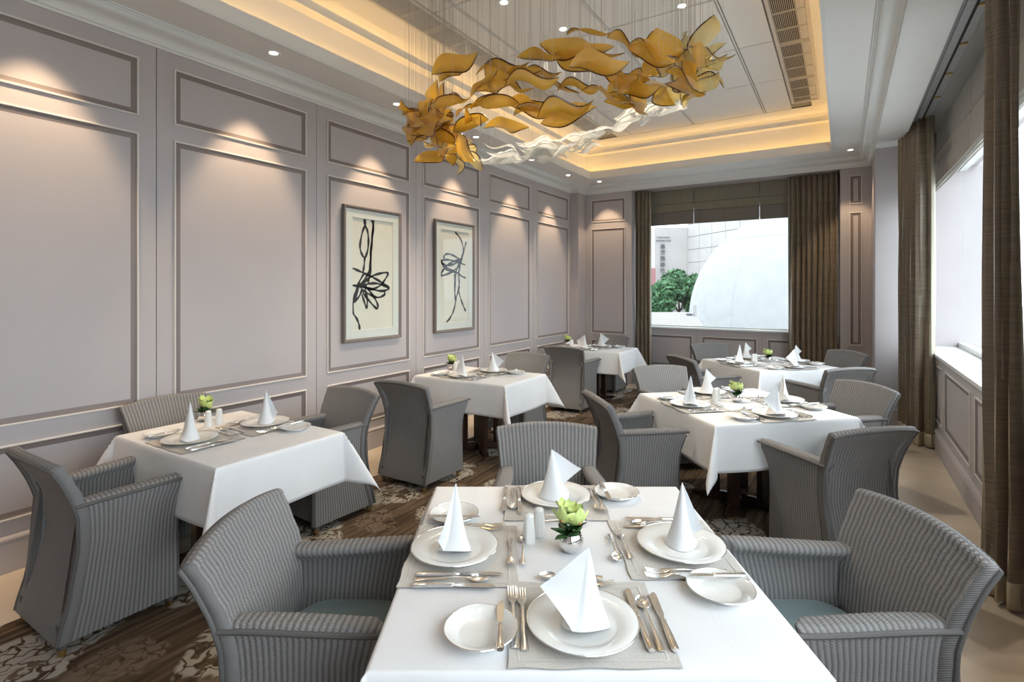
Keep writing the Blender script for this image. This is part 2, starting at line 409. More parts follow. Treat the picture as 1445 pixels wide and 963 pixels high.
# right pier, right wall, soffit and curtain pocket
pr = struct('trim_2', MB().box(0.33, 1.3, 7.58, 8.64, 0, 3.30), 'wall_paint')
wr = struct('wall_right', MB().box(0.82, 1.25, -1.8, 7.76, 0, 0.925).box(0.95, 1.25, -1.8, 7.76, 2.95, 4.15)
            .box(0.82, 1.25, 2.6, 3.6, 0.9, 3.4).box(0.82, 1.25, -1.8, -1.2, 0.9, 3.4).box(1.06, 1.16, 7.74, 8.7, 0, 4.15).box(0.82, 1.25, 7.74, 7.8, 0, 3.4), 'wall_paint')
fr_ = lambda a, z, h: (XR - h + 0.02 - 0.02, a, z)
for k in range(7):
    a0 = 7.58 - 1.3*(k+1); panel_set(wr, max(a0, -1.64), 7.58 - 1.3*k, [(0.29, 0.84)], fr_, inset_a=0.09, zb=0, zt=0.925)
struct('trim_3', MB().box(0.775, 1.10, 3.5, 7.76, 0.925, 0.955), 'white_lacquer')
struct('trim_4', MB().box(0.775, 1.10, -1.3, 2.7, 0.925, 0.955), 'white_lacquer')
struct('trim_5', MB().box(0.33, 0.59, -1.7, 7.60, 3.262, 3.42), 'ceiling_paint')
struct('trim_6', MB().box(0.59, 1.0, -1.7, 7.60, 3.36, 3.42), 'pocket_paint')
struct('wall_front', MB().box(-4.2, 1.3, -1.9, YF, 0, 4.15), 'wall_paint')
struct('light_block_slab', MB().box(-4.3, 1.4, -1.9, 9.5, 4.05, 4.25), 'ceiling_paint')  # unseen slab added to block sky light leaking in from above
# baseboards
BP = [(0.0, 0.205), (0.010, 0.203), (0.022, 0.196), (0.026, 0.186), (0.020, 0.174), (0.016, 0.165), (0.022, 0.160), (0.022, 0.0)]
def baseboard(name, path): struct(name, sweep_path(MB(), path, BP), 'wall_paint')
baseboard('baseboard_left', [(XL, YF), (XL, 8.30), (-3.85, 8.30), (-3.85, YB), (-3.01, YB)])
baseboard('baseboard_back', [(-3.01, 9.03), (-0.03, 9.03)])
baseboard('baseboard_corner', [(-0.03, YB), (0.33, YB), (0.33, 7.58), (0.80, 7.58)])
baseboard('baseboard_right', [(XR, 7.58), (XR, YF)])
# crown moulding round the room
CP = [(0.0, ZCR-0.004), (0.012, ZCR-0.004), (0.014, ZCR+0.012), (0.024, ZCR+0.014), (0.026, ZCR+0.022)]
for k in range(7):
    t = k/6; CP.append((0.026 + 0.052*(1-math.cos(t*PI/2)), ZCR+0.022 + 0.050*math.sin(t*PI/2)))
for k in range(1, 7):
    t = k/6; CP.append((0.078 + 0.050*math.sin(t*PI/2), ZCR+0.072 + 0.034*(1-math.cos(t*PI/2))))
CP += [(0.136, ZCR+0.106), (0.138, ZCR+0.116), (0.150, ZCR+0.118), (0.152, ZC+0.001)]
crown_path = [(XL, YF), (XL, 8.30), (-3.85, 8.30), (-3.85, YB), (XP, YB), (XP, YF), (XL, YF)]
struct('trim_7', sweep_path(MB(), crown_path[:-1], CP), 'crown_paint', smooth=True)
# ceiling border, cove and upper ceiling
TX0, TX1, TY0, TY1 = -3.47, -0.11, -0.95, 7.93
mb = MB()
O = [(-4.1, -1.75), (0.45, -1.75), (0.45, 8.75), (-4.1, 8.75)]; I = [(TX0, TY0), (TX1, TY0), (TX1, TY1), (TX0, TY1)]
mb.add([(x, y, ZC) for x, y in O] + [(x, y, ZC) for x, y in I], [(0,1,5,4),(1,2,6,5),(2,3,7,6),(3,0,4,7)])
ceil = struct('ceiling', mb, 'ceiling_paint')
zc = lambda a, b, h: (a, b, h)
cove = MB().sweep_rect(TX0, TX1, TY0, TY1, [(-o, z) for o, z in [(0, ZC), (0, 3.50), (.03, 3.50), (.03, 3.43), (.18, 3.43), (.18, 3.80), (.07, 3.80),
    (.07, 3.865), (.085, 3.865), (.085, 3.82), (.16, 3.82), (.16, 3.93), (-.22, 3.93)]], zc)
ob('cove_moulding', cove.mesh('cove_moulding', 'ceiling_paint', False), ceil)
bead = MB().sweep_rect(TX0, TX1, TY0, TY1, [(0.012, 3.395), (0.012, 3.375), (-0.012, 3.375), (-0.012, 3.395)], zc)
ob('cove_bead', bead.mesh('cove_bead', 'crown_paint', False), ceil)
s1 = MB().sweep_rect(TX0, TX1, TY0, TY1, [(-.075, 3.447), (-.105, 3.447)], zc)
tag(ob('led_strip', s1.mesh('led_strip', 'led_warm', False)), 'warm yellow light strip hidden in the lower ceiling cove', 'light strip')
s2 = MB().sweep_rect(TX0, TX1, TY0, TY1, [(-.110, 3.828), (-.128, 3.828)], zc)
tag(ob('led_strip', s2.mesh('led_strip', 'led_warm_fine', False)), 'thin warm light strip hidden in the upper ceiling step', 'light strip')
ob('ceiling_backing', MB().box(TX0-0.3, TX1+0.3, TY0-0.3, TY1+0.3, 3.945, 3.96).mesh('ceiling_backing', 'joint_dark', False), ceil)
cols_x = [(-2.93, -2.72), (-2.70, -1.80), (-1.78, -0.88), (-0.86, -0.55)]
rows_y = [TY0+0.22 + i*1.04 for i in range(8)] + [TY1-0.22]
for x0, x1 in cols_x:
    for i in range(len(rows_y)-1):
        me = MB().box(x0+.006, x1-.006, rows_y[i]+.008, rows_y[i+1]-.008, 3.93, 3.95).mesh('ceiling_panel', 'ceiling_paint', False)
        bevel(ob('ceiling_panel', me, ceil), 0.004, 1)
for x in (-2.71, -1.79, -0.87):
    ob('ceiling_rib', MB().box(x-.006, x+.006, TY0+.22, TY1-.22, 3.932, 3.95).mesh('ceiling_rib', 'ceiling_paint', False), ceil)
def vent(x0, x1, y0, y1, label):
    t = empty('ceiling_vent', ((x0+x1)/2, (y0+y1)/2, 3.93), 0, label, 'vent', 'linear ceiling vents')
    hx, hy = (x1-x0)/2, (y1-y0)/2
    fr = MB().sweep_rect(-hx-.03, hx+.03, -hy-.03, hy+.03, [(0, 0.01), (0, -.008), (.03, -.008), (.03, .012)], zc)
    ob('vent_frame', fr.mesh('vent_frame', 'grille_bar', False), t)
    ob('vent_duct', MB().box(-hx, hx, -hy, hy, .012, .018).mesh('vent_duct', 'grille_dark', False), t)
    sl = MB(); n = 18
    for k in range(n):
        x = -hx + (k+.5)*2*hx/n; sl.box(x-.0021, x+.0021, -hy, hy, -.006, .006)
    tag(ob('slat', sl.mesh('slat', 'grille_bar', False), t), kind='stuff')
    k = 0; y = -hy + .24
    while y < hy - .05:
        for d in ((0,) if k % 3 else (-.03, 0, .03)):
            ob('cross_bar', MB().box(-hx, hx, y+d-.004, y+d+.004, -.0075, .004).mesh('cross_bar', 'grille_bar', False), t)
        y += .33; k += 1
vent(-3.21, -2.96, TY0+.4, 7.45, 'long grey slotted air vent in ceiling on the picture wall side')
vent(-0.51, -0.26, TY0+.4, 7.45, 'long dark slotted air vent in ceiling on the window side')

# ------------------------------------------------------------------ windows
def window(name, fn, a0, a1, z0, z1, mulls, glass):
    """fn(a, z, d) -> xyz ; frame in a plane"""
    mb = MB(); W = 0.05
    def bar(p0, p1, q0, q1, d0=-.03, d1=.03):
        P = [fn(a, z, d) for d in (d0, d1) for a, z in ((p0, q0), (p1, q0), (p1, q1), (p0, q1))]
        mb.add(P, [(3,2,1,0),(4,5,6,7),(0,1,5,4),(1,2,6,5),(2,3,7,6),(3,0,4,7)])
    bar(a0, a1, z0, z0+W); bar(a0, a1, z1-W, z1); bar(a0, a0+W, z0, z1); bar(a1-W, a1, z0, z1)
    for m in mulls: bar(m-W/2, m+W/2, z0, z1)
    o = struct(name, mb, 'white_lacquer')
    ed = [a0+W] + [x for m in mulls for x in (m-W/2, m+W/2)] + [a1-W]
    for i in range(0, len(ed), 2):
        g = MB(); P = [fn(a, z, d) for d in (-.004, .004) for a, z in ((ed[i], z0+W), (ed[i+1], z0+W), (ed[i+1], z1-W), (ed[i], z1-W))]
        g.add(P, [(4,5,6,7)])
        ob('pane', g.mesh('pane', glass, False), o)
window('window_1', lambda a, z, d: (a, 9.20+d, z), -2.96, -0.08, 0.93, 2.96, [], 'dimming_glass')
window('window_2', lambda a, z, d: (1.12+d, a, z), 3.6, 7.74, 0.955, 2.95, [4.6, 6.2], 'window_glass')
window('unseen_window', lambda a, z, d: (1.12+d, a, z), -1.2, 2.6, 0.955, 2.95, [0.07, 1.33], 'window_glass')  # this one is out of view, added to supply daylight
struct('trim_8', MB().box(-3.0, -0.04, 8.99, 9.2, 0.93, 0.955), 'white_lacquer')

# roman blinds
def roman(name, fn, a0, a1, zb, zt, label, mat, matb, grp):
    t = empty(name, fn((a0+a1)/2, zb, 0), 0, label, 'blind', grp); L = Vector(t.location)
    def part(nm, prof, m):
        mb = MB(); rows = []
        for a in (a0, a1): rows.append([tuple(Vector(fn(a, z, d)) - L) for d, z in prof])
        mb.grid(rows, closed_u=True); n = len(prof); mb.f += [tuple(range(n)), tuple(range(n, 2*n))[::-1]]
        ob(nm, mb.mesh(nm, m, False), t)
    part('blind_panel', [(0, zb+.20), (.004, zb+.34), (.018, zb+.345), (.006, zb+.36), (.006, zt), (-.006, zt), (-.006, zb+.20)], mat)
    part('blind_fold', [(.016, zb), (.022, zb+.01), (.022, zb+.205), (.012, zb+.22), (-.010, zb+.22), (-.010, zb)], matb)
    return t
fbl = lambda a, z, d: (a, 8.97 - d, z)
for (a0, a1, nm) in ((-2.99, -2.083, 'taupe roman blind beside the narrow curtain of the back window'), (-2.072, -1.093, 'taupe roman blind in the middle of the back window'),
                     (-1.082, -0.05, 'taupe roman blind beside the wide curtain of the back window')):
    roman('roman_blind', fbl, a0, a1, 2.68, 3.30, nm, 'blind_cloth', 'blind_band', 'roman blinds of the back window')
frb = lambda a, z, d: (0.90 - d, a, z)
for a0, a1, nm in ((3.55, 5.66, 'pale grey roman blind of the side window, half hidden by near curtain'), (5.67, 7.56, 'pale grey roman blind of the side window, by far curtain')):
    t = roman('roman_blind', frb, a0, a1, 2.72, 3.38, nm, 'blind_grey', 'blind_grey', 'roman blinds of the side window')
    for k, (dz, dd) in enumerate(((-.02, .012), (-.045, .028), (-.01, .044))):
        mb = MB(); rows = []
        for i in range(13):
            a = a0 + (a1-a0)*i/12; sag = .007*math.sin(i*.55+k*2)
            p = Vector(frb(a, 2.72+dz+sag, dd)) - Vector(t.location)
            rows.append([tuple(p + Vector((-.012*math.cos(q), 0, .012*math.sin(q)))) for q in (0, PI/2, PI, 3*PI/2)])
        mb.grid(rows, closed_u=True)
        ob('gathered_fold', mb.mesh('gathered_fold', 'blind_grey'), t)

# curtains
def curtain(path, zb, zt, pleats, amp, label, flare=1.3, hem=True, mat='curtain_silk', pinch=None, edge=None):
    p0 = Vector((*path[0], zb)); t = empty('curtain', p0, 0, label, 'curtain')
    L = [0]
    for i in range(1, len(path)): L.append(L[-1] + (Vector(path[i])-Vector(path[i-1])).length)
    def at(s):
        s *= L[-1]
        for i in range(1, len(path)):
            if s <= L[i] + 1e-9:
                k = (s-L[i-1])/(L[i]-L[i-1]); a, b = Vector(path[i-1]), Vector(path[i]); d = (b-a).normalized()
                return a.lerp(b, k), Vector((-d.y, d.x))
    rnd = random.Random(len(label)); ph = [rnd.uniform(-.5, .5) for _ in range(pleats+2)]
    nu = pleats*10
    def sheet(z0, z1, nz, off=0.0, s0=0.0, s1=1.0):
        mb = MB(); rows = []
        for j in range(nz+1):
            z = z0 + (z1-z0)*j/nz; q = (zt-z)/(zt-zb); A = amp*(0.75 + (flare-0.75)*q)
            row = []
            for i in range(nu+1):
                s = s0 + (s1-s0)*i/nu; p, n = at(s); k = s*pleats
                wv = math.sin(2*PI*(k + 0.12*math.sin(z*1.7 + ph[min(int(k), pleats)]*3))) + 0.25*math.sin(4*PI*k + z*0.9)
                d = A*(0.8+0.4*ph[min(int(k), pleats)])*wv + off
                row.append((p.x + n.x*d - p0.x, p.y + n.y*d - p0.y, z - zb))
            rows.append(row)
        mb.grid(rows); return mb
    def thick(o, th): m = o.modifiers.new('thickness', 'SOLIDIFY'); m.thickness = th; m.offset = 0
    thick(ob('drape', sheet(zb + (.13 if hem else 0), zt, 16).mesh('drape', mat), t), .004)
    if hem: thick(ob('hem', sheet(zb, zb+.132, 3).mesh('hem', 'hem_silk'), t), .007)
    if edge:
        s0, s1 = edge; nu = 8
        thick(ob('leading_edge', sheet(zb, zt, 12, 0, s0, s1).mesh('leading_edge', 'lining_cloth'), t), .009)
    return t
curtain([(-2.995, 8.76), (-2.74, 8.80)], 0.02, 3.255, 4, .042, 'narrow gathered bronze curtain at the picture wall side of the back window', edge=(.93, 1.0), hem=False)
curtain([(-0.68, 8.80), (-0.05, 8.76)], 0.02, 3.255, 9, .046, 'wide gathered bronze curtain hanging right of the back window', edge=(0, .05), hem=False)
curtain([(0.535, 7.28), (0.60, 7.0), (0.66, 6.74), (0.78, 6.70)], 0.015, 3.33, 6, .036, 'bronze curtain with pale hem gathered at far end of side window', edge=(.965, 1.0))
curtain([(0.70, 3.94), (0.66, 3.60), (0.74, 3.51)], 0.02, 3.34, 6, .035, 'bronze curtain with pale hem at the right edge, near side window')
cl = empty('curtain', (0.755, 3.47, 0.02), 0, 'plain pale beige curtain lining hanging at the right picture edge', 'curtain')
mb = MB(); rows = []
for j in range(9):
    z = .13 + (3.33-.13)*j/8; rows.append([(x, .012*math.sin(x*40+z) + y, z) for x, y in ((0.0, -.01), (.06, -.02), (.12, 0), (.19, .02), (.26, .04), (.36, .05))])
mb.grid(rows); o = ob('drape', mb.mesh('drape', 'lining_cloth'), cl); m = o.modifiers.new('t', 'SOLIDIFY'); m.thickness = .006
mb = MB(); rows = []
for j in range(3):
    z = .132*j/2; rows.append([(x, y-.004, z) for x, y in ((0.0, -.01), (.06, -.02), (.12, 0), (.19, .02), (.26, .04), (.36, .05))])
mb.grid(rows); o = ob('hem', mb.mesh('hem', 'hem_silk'), cl); m = o.modifiers.new('t', 'SOLIDIFY'); m.thickness = .008
tr = empty('curtain_track', (0.70, 3.0, 3.36), 0, 'metal curtain track in the ceiling pocket above side window', 'curtain track')
ob('rail', MB().box(-.055, .055, -4.5, 4.55, -.012, 0).mesh('rail', 'track_metal', False), tr)
ob('channel', MB().box(-.008, .008, -4.5, 4.55, -.015, -.002).mesh('channel', 'grille_dark', False), tr)
gl = MB().box(-.022, .022, -.012, .012, -.024, -.006).mesh('glider', 'brass', False)
for k in range(8): ob('glider', gl, tr, (.03, -.6 + .62*k, 0))

# ------------------------------------------------------------------ downlights
ring = MB().lathe([(.030, .004), (.033, -.004), (.045, -.006), (.050, 0), (.050, .004)], 20).mesh('trim_ring', 'white_lacquer')
lens = MB().lathe([(.0, -.001), (.030, -.001)], 16).mesh('lens', 'lamp_lens', False)
def downlight(x, y, z, label, power, size, blend=0.5, tilt=(0, 0), color=(1, .80, .58), rad=.03):
    t = empty('downlight', (x, y, z), 0, label, 'downlight', 'recessed ceiling downlights')
    ob('trim_ring', ring, t); ob('lens', lens, t)
    if power:
        l = bpy.data.lights.new('lamp', 'SPOT'); l.energy = power; l.spot_size = R(size); l.spot_blend = blend; l.color = color; l.shadow_soft_size = rad
        o = bpy.data.objects.new('lamp', l); col.objects.link(o); o.parent = t; o.location = (0, 0, -.02); o.rotation_euler = (tilt[0], tilt[1], 0)
names = ['behind the camera', 'beside the camera', 'above the leftmost wall panel', 'above the wall panel with no picture', 'above the larger framed picture',
         'above the farther framed picture', 'above the fifth wall panel', 'above the last wall panel near corner']
for i in range(len(seams)-1):
    yc = (seams[i]+seams[i+1])/2
    if i == len(seams)-2: yc = 7.5
    downlight(-3.655, yc, ZC, 'small round downlight in ceiling border ' + names[i], SPOT_WALL*1.1, 58, .6, (0, R(10)), color=(1, .72, .45))
downlight(-3.43, 8.22, ZC, 'small round downlight in ceiling border before the back wall panel', SPOT_WALL*.6, 66, .45, (R(12), 0), color=(1, .72, .45))
downlight(0.085, 8.06, ZC, 'small round downlight at the window end corner of ceiling border', SPOT_WALL*.6, 66, .45, (R(12), 0), color=(1, .72, .45))
for x, y, nm in ((-2.33, 3.60, 'left of the amber chandelier wires'), (-1.12, 4.42, 'right among the chandelier wires'), (-2.12, 4.25, 'just above the topmost amber leaves')):
    downlight(x, y, 3.93, 'small round ceiling downlight ' + nm, SPOT_TABLE*5, 100, .6, color=(1, .88, .70))
for x, y, nm in ((-0.95, 1.55, 'over the nearest table'), (-2.45, 1.75, 'over the near table by the picture wall'), (-0.7, 3.2, 'between the two nearer right tables')):  # lamps out of view, added to light the tables
    downlight(x, y, 3.93, 'unseen ceiling downlight added for light ' + nm, SPOT_TABLE*.5, 95, .8)

# ------------------------------------------------------------------ framed pictures
ST1 = [[(3.618,2.285),(3.636,2.237),(3.597,2.158),(3.567,2.024),(3.584,1.951),(3.627,1.909),(3.666,1.989),(3.675,2.099),(3.658,2.181),(3.623,2.244),(3.636,2.287)],[(3.627,1.909),(3.618,1.829),(3.605,1.762)],[(3.715,2.287),(3.737,2.222),(3.724,2.086),(3.706,1.95),(3.693,1.815),(3.666,1.747),(3.612,1.679),(3.569,1.629)],[(3.744,2.287),(3.728,2.153),(3.706,2.0),(3.706,1.849),(3.693,1.731),(3.666,1.663)],[(3.475,1.799),(3.558,1.774),(3.644,1.746),(3.755,1.707),(3.87,1.657),(3.954,1.605),(3.847,1.579),(3.711,1.6),(3.59,1.621),(3.475,1.635)],[(3.59,1.638),(3.688,1.714),(3.824,1.756),(3.937,1.764),(3.894,1.692),(3.824,1.631),(3.711,1.596),(3.601,1.629)],[(3.569,1.613),(3.644,1.646),(3.778,1.656),(3.894,1.631),(3.946,1.605)],[(3.58,1.596),(3.688,1.546),(3.801,1.514),(3.894,1.544),(3.882,1.579)],[(3.612,1.745),(3.548,1.654),(3.516,1.58),(3.485,1.483),(3.479,1.378),(3.527,1.311),(3.554,1.252),(3.563,1.202)],[(3.569,1.662),(3.527,1.564),(3.496,1.466)],[(3.59,1.547),(3.618,1.48),(3.649,1.413),(3.658,1.496),(3.634,1.596),(3.644,1.646)],[(3.601,1.563),(3.688,1.479),(3.778,1.406),(3.801,1.425),(3.767,1.494),(3.688,1.58),(3.623,1.63)],[(3.496,1.475),(3.558,1.531),(3.59,1.588)]]
ST2 = [[(5.052,2.288),(5.135,2.237),(5.196,2.159),(5.22,2.056),(5.186,1.971),(5.152,1.886),(5.118,1.781)],[(5.272,2.186),(5.23,2.078),(5.169,1.97),(5.101,1.863),(5.068,1.801)],[(5.152,1.886),(4.97,1.798),(4.812,1.758),(4.788,1.774),(4.843,1.835),(4.938,1.898),(5.068,1.944),(5.169,1.97)],[(4.788,1.928),(4.843,1.874),(4.97,1.829),(5.101,1.791)],[(4.788,1.932),(4.906,1.947),(5.068,1.934),(5.255,1.898)],[(4.843,1.954),(4.85,1.994),(4.906,2.017),(5.003,2.007),(5.135,1.968)],[(4.812,1.903),(4.906,1.877),(5.035,1.902),(5.169,1.949)],[(4.797,1.922),(4.843,1.855),(4.938,1.817),(5.068,1.805)],[(5.068,1.801),(5.055,1.677),(5.048,1.555),(5.062,1.452),(5.019,1.33),(4.954,1.252),(4.89,1.205)],[(5.042,1.78),(5.048,1.636),(5.048,1.477)],[(5.118,1.781),(5.135,1.678),(5.118,1.595),(5.169,1.471),(5.22,1.386),(5.265,1.322)],[(5.101,1.802),(5.169,1.762),(5.258,1.738)],[(5.142,1.637),(5.085,1.513),(5.062,1.452)]]
def catmull(p, n=6):
    q = [p[0]] + p + [p[-1]]; out = []
    for i in range(1, len(q)-2):
        for k in range(n):
            t = k/n; a, b, c, d = q[i-1], q[i], q[i+1], q[i+2]
            out.append(tuple(.5*((2*b[j]) + (-a[j]+c[j])*t + (2*a[j]-5*b[j]+4*c[j]-d[j])*t*t + (-a[j]+3*b[j]-3*c[j]+d[j])*t**3) for j in range(len(a))))
    return out + [p[-1]]
def picture(y0, y1, z0, z1, my, strokes, label):
    t = empty('framed_picture', (XL+.0125, (y0+y1)/2, z0), 0, label, 'picture', 'framed abstract drawings on the panelled wall')
    L = Vector(t.location); fp = lambda a, z, h: (h, a-L.y, z-L.z)
    fr = MB().sweep_rect(y0, y1, z0, z1, [(0, 0), (0, .030), (.004, .036), (.016, .036), (.030, .026), (.032, .008)], fp)
    ob('frame', fr.mesh('frame', 'frame_wood', False), t)
    ins = .032; m = my
    mt = MB().sweep_rect(y0+ins, y1-ins, z0+ins, z1-ins, [(0, .020), (m, .020), (m+.004, .012)], fp)
    ob('mat_board', mt.mesh('mat_board', 'mat_board', False), t)
    pa = MB(); pa.add([fp(a, z, h) for h in (.002, .010) for a, z in ((y0+.02, z0+.02), (y1-.02, z0+.02), (y1-.02, z1-.02), (y0+.02, z1-.02))],
                      [(3,2,1,0),(4,5,6,7),(0,1,5,4),(1,2,6,5),(2,3,7,6),(3,0,4,7)])
    ob('drawing_paper', pa.mesh('drawing_paper', 'art_paper', False), t)
    for i, s in enumerate(strokes):
        pts = catmull(s, 7); mb = MB(); rows = []
        for k, p in enumerate(pts):
            a = Vector(pts[max(k-1, 0)]); b = Vector(pts[min(k+1, len(pts)-1)]); d = (b-a).normalized(); n = Vector((-d.y, d.x))
            wd = .0110*(1 + .28*math.sin(k*.7+i)); q = Vector(p)
            rows.append([fp(*(q+n*wd), .0105), fp(*(q+n*wd), .0118), fp(*(q-n*wd), .0118), fp(*(q-n*wd), .0105)])
        mb.grid(rows, closed_u=True); ob('brush_stroke', mb.mesh('brush_stroke', 'black_ink', False), t)
    g = MB(); g.add([fp(y0+ins, z0+ins, .0235), fp(y1-ins, z0+ins, .0235), fp(y1-ins, z1-ins, .0235), fp(y0+ins, z1-ins, .0235)], [(0, 1, 2, 3)])
    ob('glass', g.mesh('glass', 'picture_glass', False), t)
picture(3.355, 4.115, 1.088, 2.40, .078, ST1, 'framed black ink drawing on the wall, nearer one with broad tangle')
picture(4.665, 5.425, 1.088, 2.41, .078, ST2, 'framed black ink drawing on the wall, farther one with figure-like lines')

# ------------------------------------------------------------------ chairs
def lerp_tab(tab, x):
    for i in range(1, len(tab)):
        if x <= tab[i][0]:
            a, b = tab[i-1], tab[i]; k = (x-a[0])/(b[0]-a[0]); k = k*k*(3-2*k)*.5 + k*.5; return a[1] + (b[1]-a[1])*k
    return tab[-1][1]
YR = [(0.05, -.245), (0.25, -.198), (0.45, -.165), (0.58, -.170), (0.68, -.200), (0.76, -.238), (0.84, -.280)]   # rear of the back
HW = [(0.05, .250), (0.30, .246), (0.48, .244), (0.66, .252), (0.76, .264), (0.84, .277)]
def ss(a, b, x):
    t = min(1, max(0, (x-a)/(b-a))); return t*t*(3-2*t)
def chair_template():
    parts = []; NR = 27; SUB = 5; nu = NR*SUB; TH = .046; ZT = .812
    # backrest: rear face (hollow between its rims) and front face, closed over a rolled top
    rows = []; zs = [.055 + (ZT-.055)*(i/19) for i in range(20)]
    prof = [(z, TH/2) for z in zs] + [(ZT + TH/2*math.sin(a), TH/2*math.cos(a)) for a in (R(25), R(50), R(70), R(86))]
    for z, ht in prof:
        row = []; zc_ = min(z, ZT); yr = lerp_tab(YR, zc_); hw = lerp_tab(HW, zc_)
        for side in (0, 1):
            for i in range(nu+1):
                s = (-1 + 2*i/nu) * (1 if side == 0 else -1)
                rib = .0030*abs(math.sin(PI*(s*.5+.5)*NR))
                bow = -.030*(1-s*s)*ss(.3, .8, zc_)
                lift = .022*(1-s*s)*ss(.55, ZT, zc_)
                hol = .026*(1-ss(.86, .95, abs(s)))*ss(.10, .45, zc_)*(1-ss(ZT-.07, ZT-.02, zc_))
                ymid = yr + bow + TH/2
                y = ymid - (ht + rib - hol) if side == 0 else ymid + ht + rib
                row.append((s*hw, y, z + lift))
        rows.append(row)
    mb = MB(); m = 2*(nu+1)
    mb.grid(rows, closed_u=True, uvs=lambda i, j: ((j % (nu+1))/SUB if j <= nu else (j-nu-1)/SUB, prof[min(i, len(prof)-1)][0]))
    n0 = len(mb.v) - m
    for i in range(nu): mb.f.append((n0+i, n0+i+1, n0+m-2-i, n0+m-1-i))
    parts.append(('backrest', mb.mesh('backrest', 'wicker', True, 80), []))
    # rim braid of the backrest (both edges and over the top)
    pts = []
    for z in [.06 + (ZT-.06)*i/16 for i in range(17)]: pts.append((-lerp_tab(HW, z)-.002, lerp_tab(YR, z)-.002, z))
    for i in range(1, 16):
        s = -1 + 2*i/16; pts.append((s*lerp_tab(HW, ZT), lerp_tab(YR, ZT) - .030*(1-s*s) - .004, ZT+.004+.022*(1-s*s)))
    pts += [(-x, y, z) for x, y, z in pts[16::-1]]
    parts.append(('rim_braid', MB().tube(pts, .0075, 8).mesh('rim_braid', 'wicker'), []))
    # arms
    NA = 24; na = NA*SUB
    def yfront(z): return lerp_tab([(0.05, .238), (0.35, .236), (0.52, .246), (0.63, .275), (0.67, .292)], z)
    for sg in (-1, 1):
        rows = []
        for i in range(na+1):
            t = i/na; ZA = .650 + .010*t; rib = .0028*abs(math.sin(PI*t*NA)); row = []
            pw = .076 - .012*abs(2*t-1)**2 - .030*max(0, (t-.93)/.07)
            secs = []
            for z in (.055, .20, .34, .46, .55, .61): secs.append((0, z, 0))
            r = .020
            for a in (0, 30, 60, 90): secs.append((r*(1-math.cos(R(a))), ZA-r+r*math.sin(R(a)), 1))
            for a in (90, 60, 30, 0, -60): secs.append((pw - r*(1-math.cos(R(a))) , ZA-r+r*math.sin(R(a)), 2))
            secs += [(.034, ZA-.055, 3), (.032, .50, 3), (.032, .38, 3), (.032, .055, 3)]
            for dx, z, kd in secs:
                x = lerp_tab(HW, min(z, .66)) + .030*ss(.45, .66, z)*ss(.0, 1.0, t) - .004*(1-t)
                yb = lerp_tab(YR, z) + .012; y = yb + (yfront(z)-yb)*t
                out = rib if kd in (0, 1) else (-rib if kd == 3 else 0)
                row.append((sg*(x - dx + (rib if kd == 0 else out*0.6)), y, z + (rib if kd in (1, 2) else 0)))
            rows.append(row)
        mb = MB(); nc = len(rows[0])
        lens = [0]
        for k in range(1, nc+1):
            a, b = Vector(rows[0][k-1]), Vector(rows[0][k % nc]); lens.append(lens[-1] + (b-a).length)
        mb.grid(rows, closed_u=True, uvs=lambda i, j: (i/SUB, lens[j]))
        mb.f.append(tuple(range(nc))); mb.f.append(tuple(range(na*nc, na*nc+nc))[::-1])
        br = MB().tube([(sg*(lerp_tab(HW, .66) + .030*ss(0, 1, k/12) - .001 + .004*k/12), lerp_tab(YR, .63)+.004 + (.290-lerp_tab(YR, .63))*k/12, .632+.010*k/12) for k in range(13)], .0085, 8)
        arm_br = ('arm_braid', br.mesh('arm_braid', 'wicker'), [])
        fe = MB().tube([(sg*(lerp_tab(HW, min(z, .66)) + .030*ss(.45, .66, z) - .017), yfront(z)+.001, z) for z in [.06+.56*k/10 for k in range(11)]], .0165, 8)
        parts.append(('arm', mb.mesh('arm', 'wicker', True, 80), [arm_br, ('front_edge', fe.mesh('front_edge', 'wicker'), [])]))
    # front apron under the seat
    rows = []; nf = 22*SUB
    for z in (.055, .20, .38):
        rows.append([(-.225 + .45*i/nf, .205 + .003*abs(math.sin(PI*22*i/nf)), z) for i in range(nf+1)])
    mb = MB().grid(rows, uvs=lambda i, j: (j/SUB, i*.16))
    parts.append(('apron', mb.mesh('apron', 'wicker', True, 80), []))
    # seat cushion with piping
    def outline(k, n, g=1.0):
        a = 2*PI*k/n; c, q = math.cos(a), math.sin(a); e = 2/5.0 if q > 0 else 2/2.6
        return (.220*g*math.copysign(abs(c)**e, c), .022 + (.222 if q > 0 else .148)*g*math.copysign(abs(q)**e, q))
    rows = []; n = 40
    for g, z in ((.93, .365), (1, .375), (1, .438), (.985, .450), (.90, .458), (.6, .466), (.2, .469), (.01, .470)):
        rows.append([(*outline(k, n, g), z) for k in range(n)])
    cu = MB().grid(rows, closed_u=True)
    pp = MB().tube([(*outline(k, n, 1.0), .443) for k in range(n)], .0048, 6, closed=True)
    parts.append(('seat_cushion', cu.mesh('seat_cushion', 'seat_fabric'), [('piping', pp.mesh('piping', 'piping_fabric'), [])]))
    lg = MB().lathe([(.0, .030), (.019, .030), (.022, .06), (.022, .13), (0, .13)], 10).mesh('leg', 'wicker')
    fe = MB().lathe([(.0, 0), (.0145, 0), (.018, .040), (.0, .041)], 10).mesh('ferrule', 'brass')
    for x, y in ((-.222, -.216), (.222, -.216), (-.222, .212), (.222, .212)):
        parts.append(('leg', lg, [('ferrule', fe, [])], (x, y, 0)))
    return ('wicker_armchair', None, parts)
